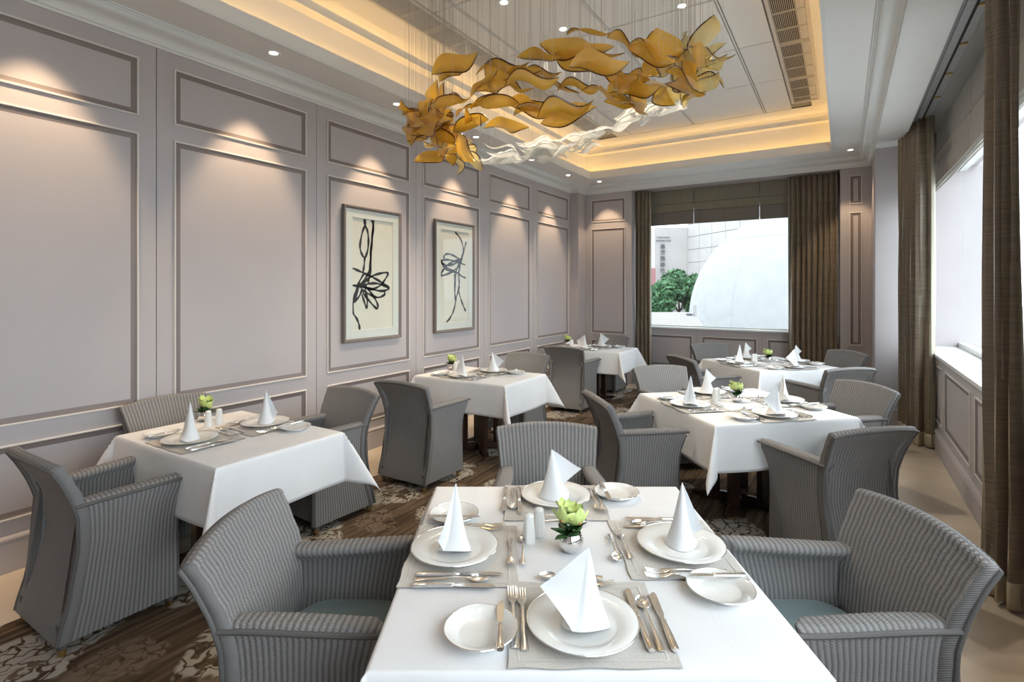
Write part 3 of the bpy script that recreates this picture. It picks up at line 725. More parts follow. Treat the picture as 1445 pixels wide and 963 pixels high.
TABLES = {   # centre x, y, size x, size y, rotation, description
    'near': (-0.752, 1.559, 1.03, 1.10, 32.05, 'nearest table'),
    'wall1': (-3.04, 1.75, 1.05, 0.75, 0, 'near wall table'),
    'wall2': (-3.04, 4.27, 1.05, 0.75, 0, 'middle wall table'),
    'wall3': (-3.04, 7.05, 1.05, 0.75, 0, 'farthest wall table'),
    'mid': (-0.655, 4.19, 1.05, 1.05, 44, 'middle right table'),
    'back': (-0.72, 6.68, 1.02, 1.02, 45, 'back window table')}
CH = chair_template()
def chair(x, y, ang, label):
    """ang = direction the sitter faces, degrees from +x"""
    return put(CH, (x, y, .012), R(ang-90), label, 'chair', 'grey wicker armchairs at the dining tables')
def seat_at(key, side, dist, lat=0.0, turn=0.0):
    """chair place by a table side: 0 = +x, 1 = +y, 2 = -x, 3 = -y of the table"""
    x, y, sx, sy, rz, d = TABLES[key]; a = R(rz + 90*side); h = (sx if side % 2 == 0 else sy)/2 + dist
    return x + h*math.cos(a) - lat*math.sin(a), y + h*math.sin(a) + lat*math.cos(a), rz + 90*side + 180 + turn
for (x, y, a), lb in (
    (seat_at('near', 2, .315), 'grey wicker armchair at front left, drawn up to the nearest table'),
    (seat_at('near', 0, .365), 'grey wicker armchair at front right, drawn up to the nearest table'),
    (seat_at('near', 1, .37), 'grey wicker armchair at the far side of the nearest table'),
    ((-3.085, 1.12, 90), 'grey wicker armchair at far left edge, side on by near wall table'),
    ((-3.665, 1.80, 0), 'grey wicker armchair between panelled wall and the near wall table'),
    ((-3.10, 2.45, -93), 'grey wicker armchair facing the camera across the near wall table'),
    ((-3.00, 3.36, 90), 'grey wicker armchair seen from behind, before the middle wall table'),
    ((-3.08, 5.02, -90), 'grey wicker armchair behind the middle wall table, facing the camera'),
    ((-3.04, 6.36, 90), 'grey wicker armchair seen from behind, before the farthest wall table'),
    ((-3.14, 7.80, -90), 'grey wicker armchair in the corner behind the farthest wall table'),
    (seat_at('mid', 2, .327, 0, -3), 'grey wicker armchair at the near left side of middle right table'),
    (seat_at('mid', 1, .43), 'grey wicker armchair at the far left side of middle right table'),
    (seat_at('mid', 0, .35), 'grey wicker armchair at the far right side of middle right table'),
    (seat_at('mid', 3, .335, .03, 2), 'grey wicker armchair seen from behind at near right of middle right table'),
    (seat_at('back', 2, .35), 'grey wicker armchair at the near left side of back window table'),
    (seat_at('back', 1, .40), 'grey wicker armchair under the back window, far left of its table'),
    (seat_at('back', 0, .33), 'grey wicker armchair by the wide back curtain, far right of its table'),
    (seat_at('back', 3, .35), 'grey wicker armchair at the near right side of back window table')):
    chair(x, y, a, lb)

# ------------------------------------------------------------------ tables and cloths
ZT_ = 0.75
post = MB().box(-.03, .03, -.03, .03, .05, .70).mesh('post', 'dark_wood', False)
foot = MB().loft([(-.33, .045, .020, .012), (-.30, .045, .030, .022), (-.1, .055, .034, .034), (.1, .055, .034, .034), (.30, .045, .030, .022), (.33, .045, .020, .012)], 12, 5).mesh('foot', 'dark_wood')
glide = MB().lathe([(0, .012), (.022, .012), (.022, .03), (0, .03)], 10).mesh('glide', 'brass')
def table(key):
    x, y, sx, sy, rz, d = TABLES[key]
    t = empty('dining_table', (x, y, 0), R(rz), 'dark wooden pedestal of the ' + d + ' under its white cloth', 'table', 'pedestal dining tables')
    ob('tabletop', MB().box(-sx/2+.012, sx/2-.012, -sy/2+.012, sy/2-.012, .705, .738).mesh('tabletop', 'dark_wood', False), t)
    ob('top_plate', MB().box(-.2, .2, -.2, .2, .685, .705).mesh('top_plate', 'dark_wood', False), t)
    for px in (-.12, .12):
        for py in (-.12, .12): ob('post', post, t, (px, py, 0))
    for a in (45, -45):
        f = ob('foot', foot, t, (0, 0, 0), (0, 0, R(a)))
        for s in (-.29, .29): ob('glide', glide, f, (0, s, 0))
    # cloth
    h = .29; rnd = random.Random(key); ph = rnd.uniform(0, 6)
    def axis(s): 
        H_ = [h*(1-k/14) for k in range(14)] + [.008, .003]
        return [-s/2-e for e in H_] + [-s/2+.0005, -s/2+.008] + [-s/2 + s*k/16 for k in range(1, 16)] + [s/2-.008, s/2-.0005] + [s/2+e for e in H_[::-1]]
    rows = []
    for b in axis(sy):
        row = []
        for a in axis(sx):
            ex, ey = max(0, abs(a)-sx/2), max(0, abs(b)-sy/2); gx, gy = math.copysign(1, a), math.copysign(1, b)
            px, py = max(-sx/2, min(sx/2, a)), max(-sy/2, min(sy/2, b)); z = 0.0
            if ex > 0 and ey > 0:
                r = math.hypot(ex, ey); p = math.atan2(ey, ex); off = r*.46*math.sin(2*p)**1.6
                tw = .05*r*math.sin(4*p)
                fx, fy = .05*ex, .05*ey
                px += gx*(off*.707 + fx + tw + .006*min(1, ex/.012)); py += gy*(off*.707 + fy - tw + .006*min(1, ey/.012)); z = -math.sqrt(max(0, r*r-off*off))
            elif ex > 0:
                k = ex/h; edge = max(0, 1 - (sy/2-abs(b))/.16)
                px += gx*(.006*min(1, ex/.012) + .05*ex + .010*k*math.sin(b*8+ph) - 0*edge); z = -ex
            elif ey > 0:
                k = ey/h
                py += gy*(.006*min(1, ey/.012) + .05*ey + .010*k*math.sin(a*8+ph*2)); z = -ey
            if ex + ey > 0: z = min(z, 0) - .0015
            elif min(sx/2-abs(a), sy/2-abs(b)) < .004: z = -.0008
            row.append((px, py, z))
        rows.append(row)
    c = ob('tablecloth', MB().grid(rows).mesh('tablecloth', 'tablecloth_linen', True, 70), None, (x, y, ZT_), (0, 0, R(rz)))
    m = c.modifiers.new('thickness', 'SOLIDIFY'); m.thickness = .002; m.offset = -1
    tag(c, 'white linen cloth draped over the ' + d, 'tablecloth', 'white tablecloths')
for k in TABLES: table(k)

# ------------------------------------------------------------------ tableware
def lathe_me(name, prof, mat, n=40): return MB().lathe(prof, n).mesh(name, mat, True, 50)
def plate_tpl(r, nm):
    body = lathe_me(nm, [(0, .003), (r*.55, .003), (r*.58, 0), (r*.62, 0), (r*.66, .006), (r*.985, .0185), (r, .020), (r*.985, .0215), (r*.70, .0125), (r*.63, .0065), (r*.58, .0055), (0, .0055)], 'porcelain', 48)
    rim = MB().tube([(r*math.cos(2*PI*k/48)*.996, r*math.sin(2*PI*k/48)*.996, .0205) for k in range(48)], .0016, 6, closed=True).mesh('silver_rim', 'silver')
    return (nm, body, [('silver_rim', rim, [])])
PLATE = plate_tpl(.139, 'dinner_plate'); BREAD = plate_tpl(.090, 'bread_plate')
def fork_me(L):
    k = L/.25; mb = MB()
    mb.loft([(-.125*k, .004, .0085, .0012), (-.120*k, .004, .0095, .0018), (-.07*k, .006, .0065, .0018), (.01*k, .010, .0035, .0020), (.045*k, .010, .0040, .0018), (.060*k, .008, .0110, .0014), (.075*k, .006, .0125, .0012), (.082*k, .006, .0123, .0011)], 8)
    for x in (-.0102, -.0034, .0034, .0102):
        s = len(mb.v); mb.loft([(.078*k, .006, .0021, .0011), (.10*k, .006, .0019, .0010), (.125*k, .011, .0009, .0006)], 6); mb.xf(Matrix.Translation((x, 0, 0)), s)
    return mb.mesh('fork', 'silver')
def spoon_me(L):
    k = L/.22; mb = MB()
    mb.loft([(-.11*k, .004, .0085, .0012), (-.105*k, .004, .0095, .0018), (-.06*k, .006, .0065, .0018), (.01*k, .010, .0034, .0020), (.045*k, .009, .0040, .0018), (.056*k, .008, .0055, .0014)], 8)
    rows = []; n = 20
    for g, z in ((1.0, .0085), (.97, .0092), (.80, .0035), (.45, .0012), (.05, .0005)):
        rows.append([(.0205*g*k*math.sin(2*PI*q/n)*(1+.12*math.cos(2*PI*q/n)), .080*k + .030*g*k*-math.cos(2*PI*q/n), z) for q in range(n)])
    mb.grid(rows, closed_u=True)
    return mb.mesh('spoon', 'silver')
def knife_tpl(L, nm='table_knife', wide=1.0):
    k = L/.25
    hd = MB().loft([(-.125*k, .007, .0075, .0045), (-.118*k, .007, .0098, .0062), (-.07*k, .007, .0088, .0056), (-.02*k, .007, .0068, .0046), (-.006*k, .007, .0080, .0052), (0, .007, .0060, .0040)], 10)
    bl = MB(); rows = []
    for y, x0, x1 in ((-.002, -.004, .004), (.02, -.0072, .0078), (.07, -.0085, .0092), (.10, -.008, .0098), (.115, -.005, .0095), (.125, .003, .0065)):
        rows.append([(x0*wide, y*k, .0062), (x1*wide, y*k, .0070), (x1*wide, y*k, .0076), (x0*wide, y*k, .0070)])
    bl.grid(rows, closed_u=True); m = len(rows); bl.f += [(3, 2, 1, 0), tuple(range((m-1)*4, m*4))]
    return (nm, None, [('handle', hd.mesh('handle', 'silver'), []), ('blade', bl.mesh('blade', 'silver', True, 30), [])])
FORK = fork_me(.245); DFORK = fork_me(.19); SPOON = spoon_me(.215); DSPOON = spoon_me(.185)
KNIFE = knife_tpl(.255); KNIFE2 = knife_tpl(.235, 'fish_knife', 1.15); BKNIFE = knife_tpl(.19, 'butter_knife')
def mat_tpl():
    mb = MB(); rows = []; n = 12
    for j in range(n+1):
        rows.append([(-.185 + .39*i/n + .002*math.sin(j*1.1), -.145 + .345*j/n + .003*math.sin(i*1.3), .0012 + .0006*math.sin(i*1.7+j)) for i in range(n+1)])
    mb.grid(rows); s = len(mb.v); b = n+1
    mb.v += [(x, y, z-.0016) for x, y, z in mb.v[:s]]; 
    mb.f += [tuple(i+s for i in f)[::-1] for f in mb.f[:]]
    st = MB().sweep_rect(-.185, .205, -.145, .20, [(.022, .0022), (.024, .0026), (.026, .0022)], lambda a, b_, h: (a, b_, h))
    return ('placemat', mb.mesh('placemat', 'placemat_linen'), [('hemstitch', st.mesh('hemstitch', 'placemat_stitch'), [])])
PMAT = mat_tpl()
def napkin_me(v):
    """a square napkin rolled into a standing cone, its loose corner left as a wing to one side"""
    mb = MB(); rows = []; H, rb, wl, wz = ((.190, .060, .085, .105), (.205, .047, .045, .060), (.212, .050, .022, .045))[v]; n = 60; nt = 14; wing0 = .80
    lean = (.012, -.006, .004)[v]
    for i in range(n+1):
        q = i/n; w_ = max(0, (q-wing0)/(1-wing0)); a = R(-118) + 2*PI*1.12*(1 - min(q, wing0)/wing0); row = []
        for j in range(nt+1):
            t = j/nt; k = rb*(1 + .07*math.cos(3*a+.6*v) + .0012*n*.02*q)*t*(1 - .16*math.sin(PI*t)) + .0015*q
            lip = .012*max(0, math.cos(a + PI*.55))*t**8
            x, y = (k+lip)*math.cos(a), (k+lip)*math.sin(a)*.88; z = H*(1-t) + .020*max(0, math.cos(a + PI*.55))*t**7*(1-w_)
            x += math.sin(a)*wl*w_*t*(1.12-.12*t); y += -math.cos(a)*wl*w_*t - .018*w_*t*math.sin(PI*t); z += wz*w_**.9*t
            row.append((x + lean*(1-t), y, max(.0005, z)))
        rows.append(row)
    mb.grid(rows); return mb.mesh('napkin', 'napkin_linen', True, 60)
NAP = [napkin_me(0), napkin_me(1), napkin_me(2)]
# shakers and flower bowls
def shaker_tpl(nm):
    b = MB().lathe([(0, 0), (.021, 0), (.0225, .004), (.0215, .03), (.0185, .06), (.0165, .078), (.0165, .084)], 32, flute=8, famp=.0007).mesh('body', 'porcelain')
    c = lathe_me('cap', [(.0168, .083), (.0172, .088), (.014, .0945), (.006, .097), (0, .0975)], 'porcelain', 24)
    h = MB()
    for k in range(5): h.lathe([(0, .0972-.0006*(k > 0)), (.0011, .0972-.0006*(k > 0))], 6, .005*math.cos(k*1.6)*(k > 0), .005*math.sin(k*1.6)*(k > 0))
    return (nm, None, [('body', b, []), ('cap', c, [('pour_hole', h.mesh('pour_hole', 'black_ink'), [])])])
SALT = shaker_tpl('salt_shaker'); PEP = shaker_tpl('pepper_shaker')
def petal_me(L, W, cup):
    mb = MB(); rows = []
    for i in range(9):
        t = i/8; hw = W*math.sin(PI*min(1, .06+t*.94))**.75*(.6+.4*t); row = []
        for j in range(7):
            s = -1 + 2*j/6; row.append((s*hw, L*t, cup*(t*t*.6 + .35*s*s*t) ))
        rows.append(row)
    mb.grid(rows); return mb.mesh('petal', 'orchid_green')
PET = petal_me(.052, .0225, .022); 
def lf_me():
    mb = MB(); rows = []
    for i in range(9):
        t = i/8; hw = .016*math.sin(PI*(.05+.95*t)); rows.append([(s*hw, .062*t, .012*math.sin(t*2.2) - .004*s*s) for s in (-1, -.5, 0, .5, 1)])
    mb.grid(rows); return mb.mesh('leaf', 'leaf_dark')
LF = lf_me()
LIP = MB().lathe([(0, .012), (.005, .011), (.0065, .006), (.004, .001), (0, 0)], 10).mesh('lip', 'orchid_lip')
def bowl_tpl(kind):
    if kind == 'silver':
        b = lathe_me('bowl', [(0, 0), (.020, 0), (.024, .002), (.038, .018), (.0425, .034), (.039, .052), (.034, .061), (.0325, .061), (.037, .050), (.040, .034), (.035, .018), (0, .006)], 'chrome', 32)
    else:
        b = lathe_me('bowl', [(0, 0), (.030, 0), (.036, .010), (.038, .045), (.037, .056), (.0355, .056), (.036, .045), (.034, .012), (0, .006)], 'chrome', 32)
    ch = [('bowl', b, [])]; rnd = random.Random(kind)
    ch.append(('moss', MB().lathe([(.037, .046), (.030, .058), (.015, .066), (0, .068)], 16).mesh('moss', 'leaf_dark'), []))
    for k in range(13):
        ch.append(('leaf', LF, [], (.012*math.cos(k*2.1), .012*math.sin(k*2.1), .056), (R(rnd.uniform(-5, 45)), 0, k*2*PI/13*1.0+rnd.uniform(-.3, .3))))
    for ox, oy, oz, tx, rz in ((-.028, -.014, .098, 48, 150), (.028, -.016, .092, 50, 205), (.004, .022, .100, 25, 20), (-.014, .010, .118, 15, 100)):
        m0 = Matrix.Rotation(R(rz), 4, 'Z') @ Matrix.Rotation(R(tx), 4, 'X')
        pets = []
        for k in range(5):
            mm = m0 @ Matrix.Rotation(2*PI*k/5, 4, 'Z') @ Matrix.Rotation(R(18), 4, 'X')
            pets.append(('petal', PET, [], (0, 0, 0), mm.to_euler()))
        ch.append(('orchid', LIP, pets, (ox, oy, oz)))
    return ('flower_bowl', None, ch)
BOWL = bowl_tpl('silver')

def setting(x, y, rz, z, place, nap, naprot):
    c, s = math.cos(rz), math.sin(rz)
    P = lambda a, b, h=0: (x + a*c - b*s, y + a*s + b*c, z + h)
    G = 'matching place settings'
    put(PMAT, P(0, 0, .002), rz, f'grey linen placemat, {place}', 'placemat', G)
    put(PLATE, P(0, 0, .005), rz, f'white silver-rimmed dinner plate, {place}', 'plate', G)
    o = ob('napkin', NAP[nap], None, P(.004, 0, .0115), (0, 0, rz + R(naprot))); tag(o, f'white napkin folded into a standing cone, {place}', 'napkin', G)
    F = lambda me, nm, a, b, r, lb, cat, h=.0045: tag(ob(nm, me, None, P(a, b, h), (0, 0, rz + R(r))), f'{lb}, {place}', cat, G)
    F(FORK, 'dinner_fork', -.148, .030, 1, 'silver fork next to the plate', 'fork')
    F(FORK, 'dinner_fork', -.172, .038, 2, 'outer silver fork', 'fork')
    put(KNIFE, P(.146, .030, .0035), rz + R(1), f'silver knife next to the plate, {place}', 'knife', G)
    F(SPOON, 'soup_spoon', .1725, .012, 0, 'silver soup spoon between knives', 'spoon')
    put(KNIFE2, P(.206, .020, .0035), rz + R(-1), f'outer silver knife, {place}', 'knife', G)
    F(DSPOON, 'dessert_spoon', -.005, .220, 88, 'silver dessert spoon beyond the plate', 'spoon')
    F(DFORK, 'dessert_fork', .020, .180, -89, 'silver dessert fork beyond the plate', 'fork')
    put(BREAD, P(-.252, -.030, .003), rz, f'small white bread plate, {place}', 'plate', G)
    put(BKNIFE, P(-.205, -.025, .0205), rz + R(1), f'butter knife lying on bread plate, {place}', 'knife', G)
for key, lst in {
    'near': [((-.014, -.400), 0, 'front place of nearest table', 0, 0), ((-.374, -.02), -90, 'left place of nearest table', 2, 90), ((.360, .0), 90, 'right place of nearest table', 1, 60), ((-.014, .408), 180, 'far place of nearest table', 0, 0)],
    'wall1': [((-.03, -.215), 0, 'near side of near wall table', 2, -30), ((-.01, .225), 180, 'far side of near wall table', 1, 30)],
    'wall2': [((-.06, -.215), 0, 'near side of middle wall table', 1, -10), ((.02, .20), 180, 'far side of middle wall table', 0, 20)],
    'wall3': [((-.05, -.215), 0, 'near side of farthest wall table', 0, -10), ((.05, .20), 180, 'far side of farthest wall table', 0, 20)],
    'mid': [((0, -.39), 0, 'near right place of middle right table', 0, 0), ((-.39, 0), -90, 'near left place of middle right table', 2, 60), ((.39, 0), 90, 'far right place of middle right table', 1, -60), ((0, .39), 180, 'far left place of middle right table', 0, 10)],
    'back': [((0, -.38), 0, 'near right place of back window table', 0, 0), ((-.38, 0), -90, 'near left place of back window table', 2, 60), ((.38, 0), 90, 'far right place of back window table', 0, 100), ((0, .38), 180, 'far left place of back window table', 0, 10)]}.items():
    tx, ty, sx, sy, tr_, d = TABLES[key]; c, s = math.cos(R(tr_)), math.sin(R(tr_))
    W = lambda a, b: (tx + a*c - b*s, ty + a*s + b*c)
    for (a, b), r, place, nap, nr in lst:
        setting(*W(a, b), R(tr_ + r), ZT_ + .0015, place, nap, nr)
    fl_, s1_, s2_ = {'near': ((0, -.01), (-.133, .05), (-.0975, .095)), 'wall1': ((-.44, .08), (-.283, .02), (-.28, .085)), 'wall2': ((-.45, .10), (-.34, .03), (-.35, .09)),
                     'wall3': ((-.46, .10), (-.36, .03), (-.37, .09)), 'mid': ((.035, .06), (-.07, .15), (-.11, .12)), 'back': ((.05, .06), (-.08, .12), (-.14, .08))}[key]
    put(BOWL, (*W(*fl_), ZT_+.001), R(tr_), f'silver bowl of green orchids on the {d}', 'flower bowl', 'orchid bowls')
    put(SALT, (*W(*s1_), ZT_+.001), R(tr_+20), f'white porcelain salt shaker nearer the camera on the {d}', 'shaker', 'salt and pepper shakers')
    put(PEP, (*W(*s2_), ZT_+.001), R(tr_), f'white porcelain pepper shaker behind the other on the {d}', 'shaker', 'salt and pepper shakers')

# ------------------------------------------------------------------ chandelier of glass leaves
def glass_leaf(seed, mat, rimmat):
    rnd = random.Random(seed); mb = MB(); top = []; n = 14; k = 6
    bend, curl, tw = rnd.uniform(.10, .26), rnd.uniform(.10, .28), rnd.uniform(-.9, .9); S = rnd.choice((1, -1))
    def P(t, s, d=0):
        hw = .180*math.sin(PI*min(1, t**.85))**.95 + .002; x = t - .5
        y = s*hw + .10*math.sin(2*PI*t)*S*.6; z = bend*math.sin(PI*2*t)*.45 + curl*(s*s)*hw*1.6 + .10*t*S*.5
        a = tw*(t-.5); return Vector((x, y*math.cos(a) - z*math.sin(a), y*math.sin(a) + z*math.cos(a) + d))
    th = .014
    A = [[P(i/n, -1+2*j/k, th*(1-abs(-1+2*j/k))*.5) for j in range(k+1)] for i in range(n+1)]
    B = [[P(i/n, -1+2*j/k, -th*(1-abs(-1+2*j/k))*.5-.002) for j in range(k+1)] for i in range(n+1)]
    mb.grid(A); mb.grid([r[::-1] for r in B])
    rim = MB().tube([P(i/n, 1, -.001) for i in range(n+1)], .006, 6, radii=[.006+.010*math.sin(PI*i/n) for i in range(n+1)])
    return ('leaf', mb.mesh('glass_leaf', mat), [('leaf_rim', rim.mesh('leaf_rim', rimmat), [])])
AMB = [glass_leaf(i, 'amber_glass', 'amber_rim') for i in range(6)]
HON = [glass_leaf(20+i, 'honey_glass', 'amber_rim') for i in range(4)]
CLR = [glass_leaf(40+i, 'clear_glass', 'clear_rim') for i in range(5)]
CX, CY = -1.79, 3.48
chd = empty('chandelier', (CX, CY, 2.5), 0, 'swirling chandelier of amber and clear glass leaves hung on fine wires', 'chandelier')
fwd = Vector((-.5307, .8476)); rgt = Vector((.8476, .5307)); rnd = random.Random(11)
wire = MB().tube([(0, 0, 0), (0, 0, 1)], .0007, 5).mesh('wire', 'wire_steel')
def ring_z(th):   # mean height round the ring, th in degrees, 0 = right, 90 = far
    tab = [(-180, 2.80), (-140, 2.84), (-90, 2.86), (-45, 3.00), (0, 3.14), (45, 3.02), (90, 2.90), (135, 2.76), (180, 2.72)]
    for i in range(1, len(tab)):
        if th <= tab[i][0]: a, b = tab[i-1], tab[i]; return a[1] + (b[1]-a[1])*(th-a[0])/(b[0]-a[0])
def add_leaf(tpl, th, rad, z, L, yaw, pitch, roll):
    a = R(th); rad *= .93; p = rgt*(rad*math.cos(a)) + fwd*(rad*math.sin(a))
    tang = math.atan2(*( (-math.sin(a)*rgt + math.cos(a)*fwd).yx ))
    put(tpl, (p.x, p.y, z-2.5), parent=chd, rot=(R(roll), R(pitch), tang + R(yaw)), scale=(L, L, L))
    for d in (-.22, .22):
        q = Vector((p.x + math.cos(tang+R(yaw))*d*L, p.y + math.sin(tang+R(yaw))*d*L))
        ob('wire', wire, chd, (q.x, q.y, z-2.5 - math.sin(R(pitch))*d*L), scale=(1, 1, 3.93-z + math.sin(R(pitch))*d*L))
def U(a, b): return rnd.uniform(a, b)
for i in range(60):      # near swath of the swirl
    th = -172 + 132*(i+.5)/60 + U(-4, 4); lay = U(-1, 1)
    add_leaf(rnd.choice(AMB), th, 1.0 + U(-.26, .14), ring_z(th) - .07 + lay*.19, U(.25, .36), U(-20, 20), U(-16, 16), U(15, 75) * rnd.choice((1, -1)))
for i in range(32):      # right end, upright honey leaves
    th = U(-66, 6)
    add_leaf(rnd.choice(HON if i % 4 else AMB), th, 1.04 + U(-.22, .14), ring_z(th) + U(-.20, .20), U(.24, .36), U(-60, 60), U(-60, 30), U(-80, 80))
for i in range(30):      # left curve, descending
    th = U(-208, -155); th = th if th > -180 else th + 360
    add_leaf(rnd.choice(AMB), th, .98 + U(-.18, .18), ring_z(th) + U(-.16, .14), U(.24, .36), U(-40, 40), U(-40, 40), U(-70, 70))
for i in range(10):
    th = U(135, 158)
    add_leaf(rnd.choice(HON), th, .98 + U(-.12, .12), ring_z(th) + U(-.10, .08), U(.22, .32), U(-50, 50), U(-50, 50), U(-60, 60))
for i in range(38):      # clear leaves along the far arc
    th = U(4, 132)
    add_leaf(rnd.choice(CLR), th, 1.0 + U(-.10, .10), ring_z(th) + U(-.09, .06), U(.26, .38), U(-16, 16), U(-14, 14), U(-40, 40))

# ------------------------------------------------------------------ outside the windows
def cam_pt(u, v, depth):
    xc = (u-722.5)/745; p = fwd*depth + rgt*(xc*depth); return Vector((p.x, p.y, 1.6 - (v-408)/745*depth))
struct('plaza_ground', MB().box(-400, 400, -400, 420, -9.2, -9.0), 'plaza_paving')
dm = MB(); c = cam_pt(1143, 452, 92); RD = 20.0
prof = [(RD*math.cos(R(a)), RD*math.sin(R(a))) for a in range(-14, 90, 4)] + [(0.01, RD)]
dm.lathe(prof, 72)
dome = ob('dome_building', dm.mesh('dome_building', 'dome_tile'), None, c)
tag(dome, 'huge white rounded dome building outside the back window', 'building')
sm = MB()
for k in range(12):
    a = 2*PI*k/12; sm.tube([((RD+.01)*math.cos(R(e))*math.cos(a), (RD+.01)*math.cos(R(e))*math.sin(a), (RD+.01)*math.sin(R(e))) for e in range(-12, 89, 6)], .022, 4)
for e in (44,):
    sm.tube([((RD+.01)*math.cos(R(e))*math.cos(2*PI*k/60), (RD+.01)*math.cos(R(e))*math.sin(2*PI*k/60), (RD+.01)*math.sin(R(e))) for k in range(60)], .022, 4, closed=True)
ob('tile_seam', sm.mesh('tile_seam', 'roof_pale'), dome)
# museum block: a plain signed face and a panelled receding wing
A = cam_pt(924, 408, 150); B = cam_pt(971, 408, 150); C2 = cam_pt(1068, 408, 122)
mz = -9.0; zt1 = cam_pt(925, 321, 150).z; zt2 = zt1 + 3
mus = empty('museum_block', (B.x, B.y, mz), 0, 'pale tiled museum block with dark lettering outside the back window', 'building')
def face(nm, P, Q, z0, z1, thick, mat, parent):
    d = (Q-P); d.z = 0; d.normalize(); n = Vector((-d.y, d.x, 0))*thick; L = Vector(mus.location)
    vs = []
    for off in (Vector((0,0,0)), n):
        for p, z in ((P, z0), (Q, z0), (Q, z1), (P, z1)): vs.append(((p+off).x-L.x, (p+off).y-L.y, z-L.z))
    mb = MB(); mb.add(vs, [(3,2,1,0),(4,5,6,7),(0,1,5,4),(1,2,6,5),(2,3,7,6),(3,0,4,7)])
    return ob(nm, mb.mesh(nm, mat, False), parent)
face('signed_wall', A, B, mz, zt1, 20, 'facade_tile', mus)
wing = face('wing_wall', B, C2, mz, zt2+14, 20, 'facade_joint', mus)
for r in range(13):
    for q in range(5):
        P = B.lerp(C2, q/5 + .002); Q = B.lerp(C2, (q+1)/5 - .002); z0 = mz + r*3.6
        face('facade_panel', P, Q, z0+.12, z0+3.55, -.15, 'facade_tile', wing)
face('side_tower', cam_pt(1066, 408, 175), cam_pt(1130, 408, 175), mz, 45, 15, 'facade_blue', mus)
def sign(txt, u, v, depth, size, nm):
    cu = bpy.data.curves.new(nm, 'FONT'); cu.body = txt; cu.size = size; cu.align_x = 'CENTER'; cu.extrude = .05; cu.offset = size*.012
    tmp = bpy.data.objects.new(nm, cu); col.objects.link(tmp)
    dg = bpy.context.evaluated_depsgraph_get(); me = bpy.data.meshes.new_from_object(tmp.evaluated_get(dg))
    bpy.data.objects.remove(tmp); me.materials.clear(); me.materials.append(MATS['sign_grey'])
    p = cam_pt(u, v, depth) - Vector(mus.location)
    ob(nm, me, mus, p, (R(90), 0, R(32.05)))
sign('HONG KONG', 936.0, 336.2, 149.6, .56, 'sign_lettering'); sign('MUSEUM OF ART', 936.6, 340.8, 149.6, .56, 'sign_lettering')
for i, ch in enumerate('香港藝術館'): sign(ch, 935.3, 350.5+i*8.6, 149.6, 1.45, 'sign_character')
bn = cam_pt(921.5, 408, 147)
tag(ob('banner', MB().box(-.7, .7, -.1, .1, 0, 6.6).mesh('banner', 'banner_red', False), None, (bn.x, bn.y, cam_pt(921, 412, 147).z), (0, 0, R(32))), 'tall faded red banner at the left edge of outside view', 'banner')
# low pavilion roof in front
rc = cam_pt(962, 452, 62)
pav = empty('pavilion', (rc.x, rc.y, -9.0), R(32.05), 'low pale hipped pavilion roof below the tree outside window', 'building')
zr = cam_pt(950, 443.5, 62).z + 9.0
pv = MB(); pv.box(-6, 2.0, -.2, 6, 0, zr-1.6); ob('wall', pv.mesh('wall', 'facade_tile', False), pav)
rf = MB(); rf.add([(-6.6, -1.2, zr-1.7), (2.3, -1.2, zr-1.7), (2.3, 7, zr-1.7), (-6.6, 7, zr-1.7), (-3.4, 2.2, zr), (2.3, 2.2, zr), (2.3, 5, zr), (-3.4, 5, zr)], [(0,1,5,4),(1,2,6,5),(2,3,7,6),(3,0,4,7),(4,5,6,7)])
rfo = ob('roof', rf.mesh('roof', 'roof_pale', False), pav)
for k in range(7):
    t = (k+.5)/7; y = -1.2+3.4*t; z = zr-1.7+1.7*t
    ob('roof_course', MB().box(-6.6+3.2*t, 2.3, y-.04, y+.04, z, z+.07).mesh('roof_course', 'facade_tile', False), rfo)
ob('roof_vent', MB().box(1.2, 1.75, 1.6, 2.0, zr-.4, zr+.0).mesh('roof_vent', 'sign_grey', False), rfo)
ob('chimney', MB().box(2.0, 2.25, 1.4, 1.9, zr-1.2, zr+1.0).mesh('chimney', 'facade_joint', False), pav)
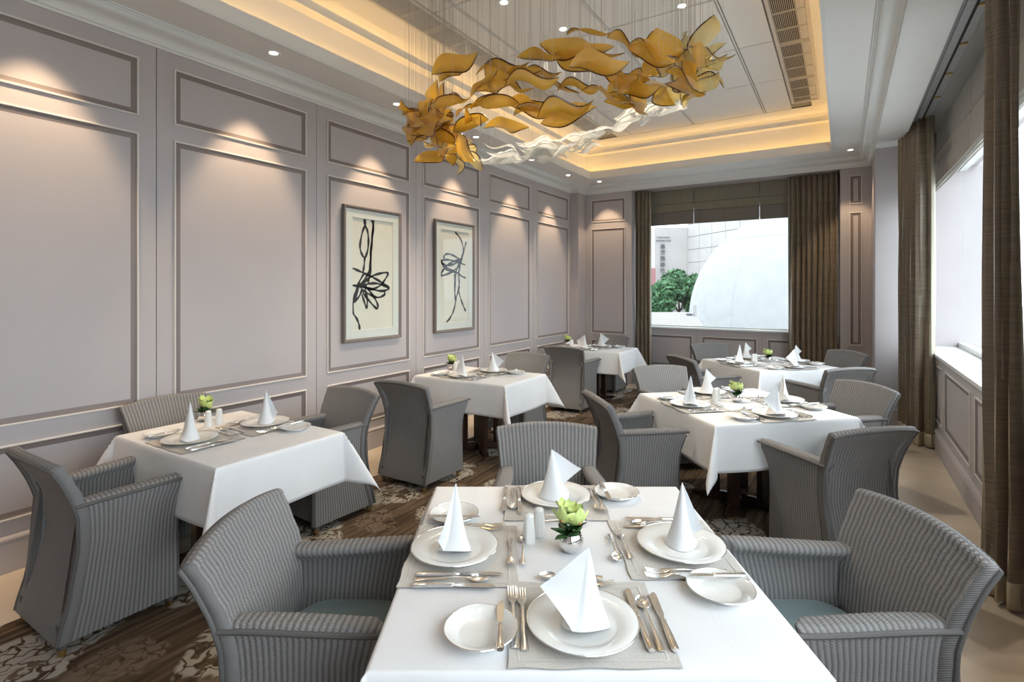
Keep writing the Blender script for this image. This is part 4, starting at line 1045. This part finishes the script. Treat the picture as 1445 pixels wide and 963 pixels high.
# trees
def tree(u, v, depth, rx, rz, nleaf, mat, label, seed):
    c = cam_pt(u, v, depth); t = empty('tree', (c.x, c.y, -9.0), R(32.05), label, 'tree', 'trees outside the back window'); h = c.z + 9
    rnd = random.Random(seed)
    ob('trunk', MB().tube([(0, 0, 0), (.15, 0, h*.5), (0, .1, h)], .3, 8, radii=[.4, .28, .12]).mesh('trunk', 'bark'), t)
    for k in range(5):
        a = k*1.26; ob('branch', MB().tube([(0, 0, h*.62), (rx*.5*math.cos(a), rx*.5*math.sin(a), h+rz*.2)], .1, 6, radii=[.14, .05]).mesh('branch', 'bark'), t)
    mb = MB(); tufts = []
    for k in range(26):
        a = U(0, 2*PI); e = rnd.uniform(-.6, 1); q = rnd.uniform(.45, .85)
        tufts.append((rx*q*math.cos(a)*math.sqrt(max(0, 1-e*e*.8)), rx*q*math.sin(a)*math.sqrt(max(0, 1-e*e*.8)), h + rz*q*e, rnd.uniform(.26, .40)*rx))
    for k in range(nleaf):
        x, y, z, r = tufts[k % len(tufts)]
        d = Vector((rnd.gauss(0, 1), rnd.gauss(0, 1), rnd.gauss(0, 1))).normalized()*r*rnd.uniform(.6, 1.05)
        p = Vector((x, y, z)) + d; s = rnd.uniform(.16, .30)*rx/3.4
        ax = Vector((rnd.gauss(0, 1), rnd.gauss(0, 1), rnd.gauss(0, .5) - .6)).normalized(); b = ax.cross(Vector((rnd.gauss(0, 1), rnd.gauss(0, 1), rnd.gauss(0, 1)))).normalized(); nn = ax.cross(b)
        mb.add([p-ax*s*1.6, p+b*s*.7+nn*s*.2, p+ax*s*1.6, p-b*s*.7+nn*s*.2], [(0, 1, 2), (0, 2, 3)])
    tag(ob('foliage', mb.mesh('foliage', mat, False), t), kind='stuff')
tree(958, 421, 118, 6.6, 5.6, 9000, 'tree_leaf', 'bushy green tree left of the white dome outside window', 3)
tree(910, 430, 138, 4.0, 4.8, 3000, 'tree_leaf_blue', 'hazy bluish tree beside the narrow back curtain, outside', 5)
# facade column beyond the side window
col_ = ob('facade_column', MB().box(1.162, 1.285, 7.76, 8.5, -9, 6).box(1.162, 1.30, 7.755, 8.52, 3.1, 3.25).mesh('facade_column', 'facade_blue', False))
tag(col_, 'blue-grey facade column standing outside the side window', 'column')
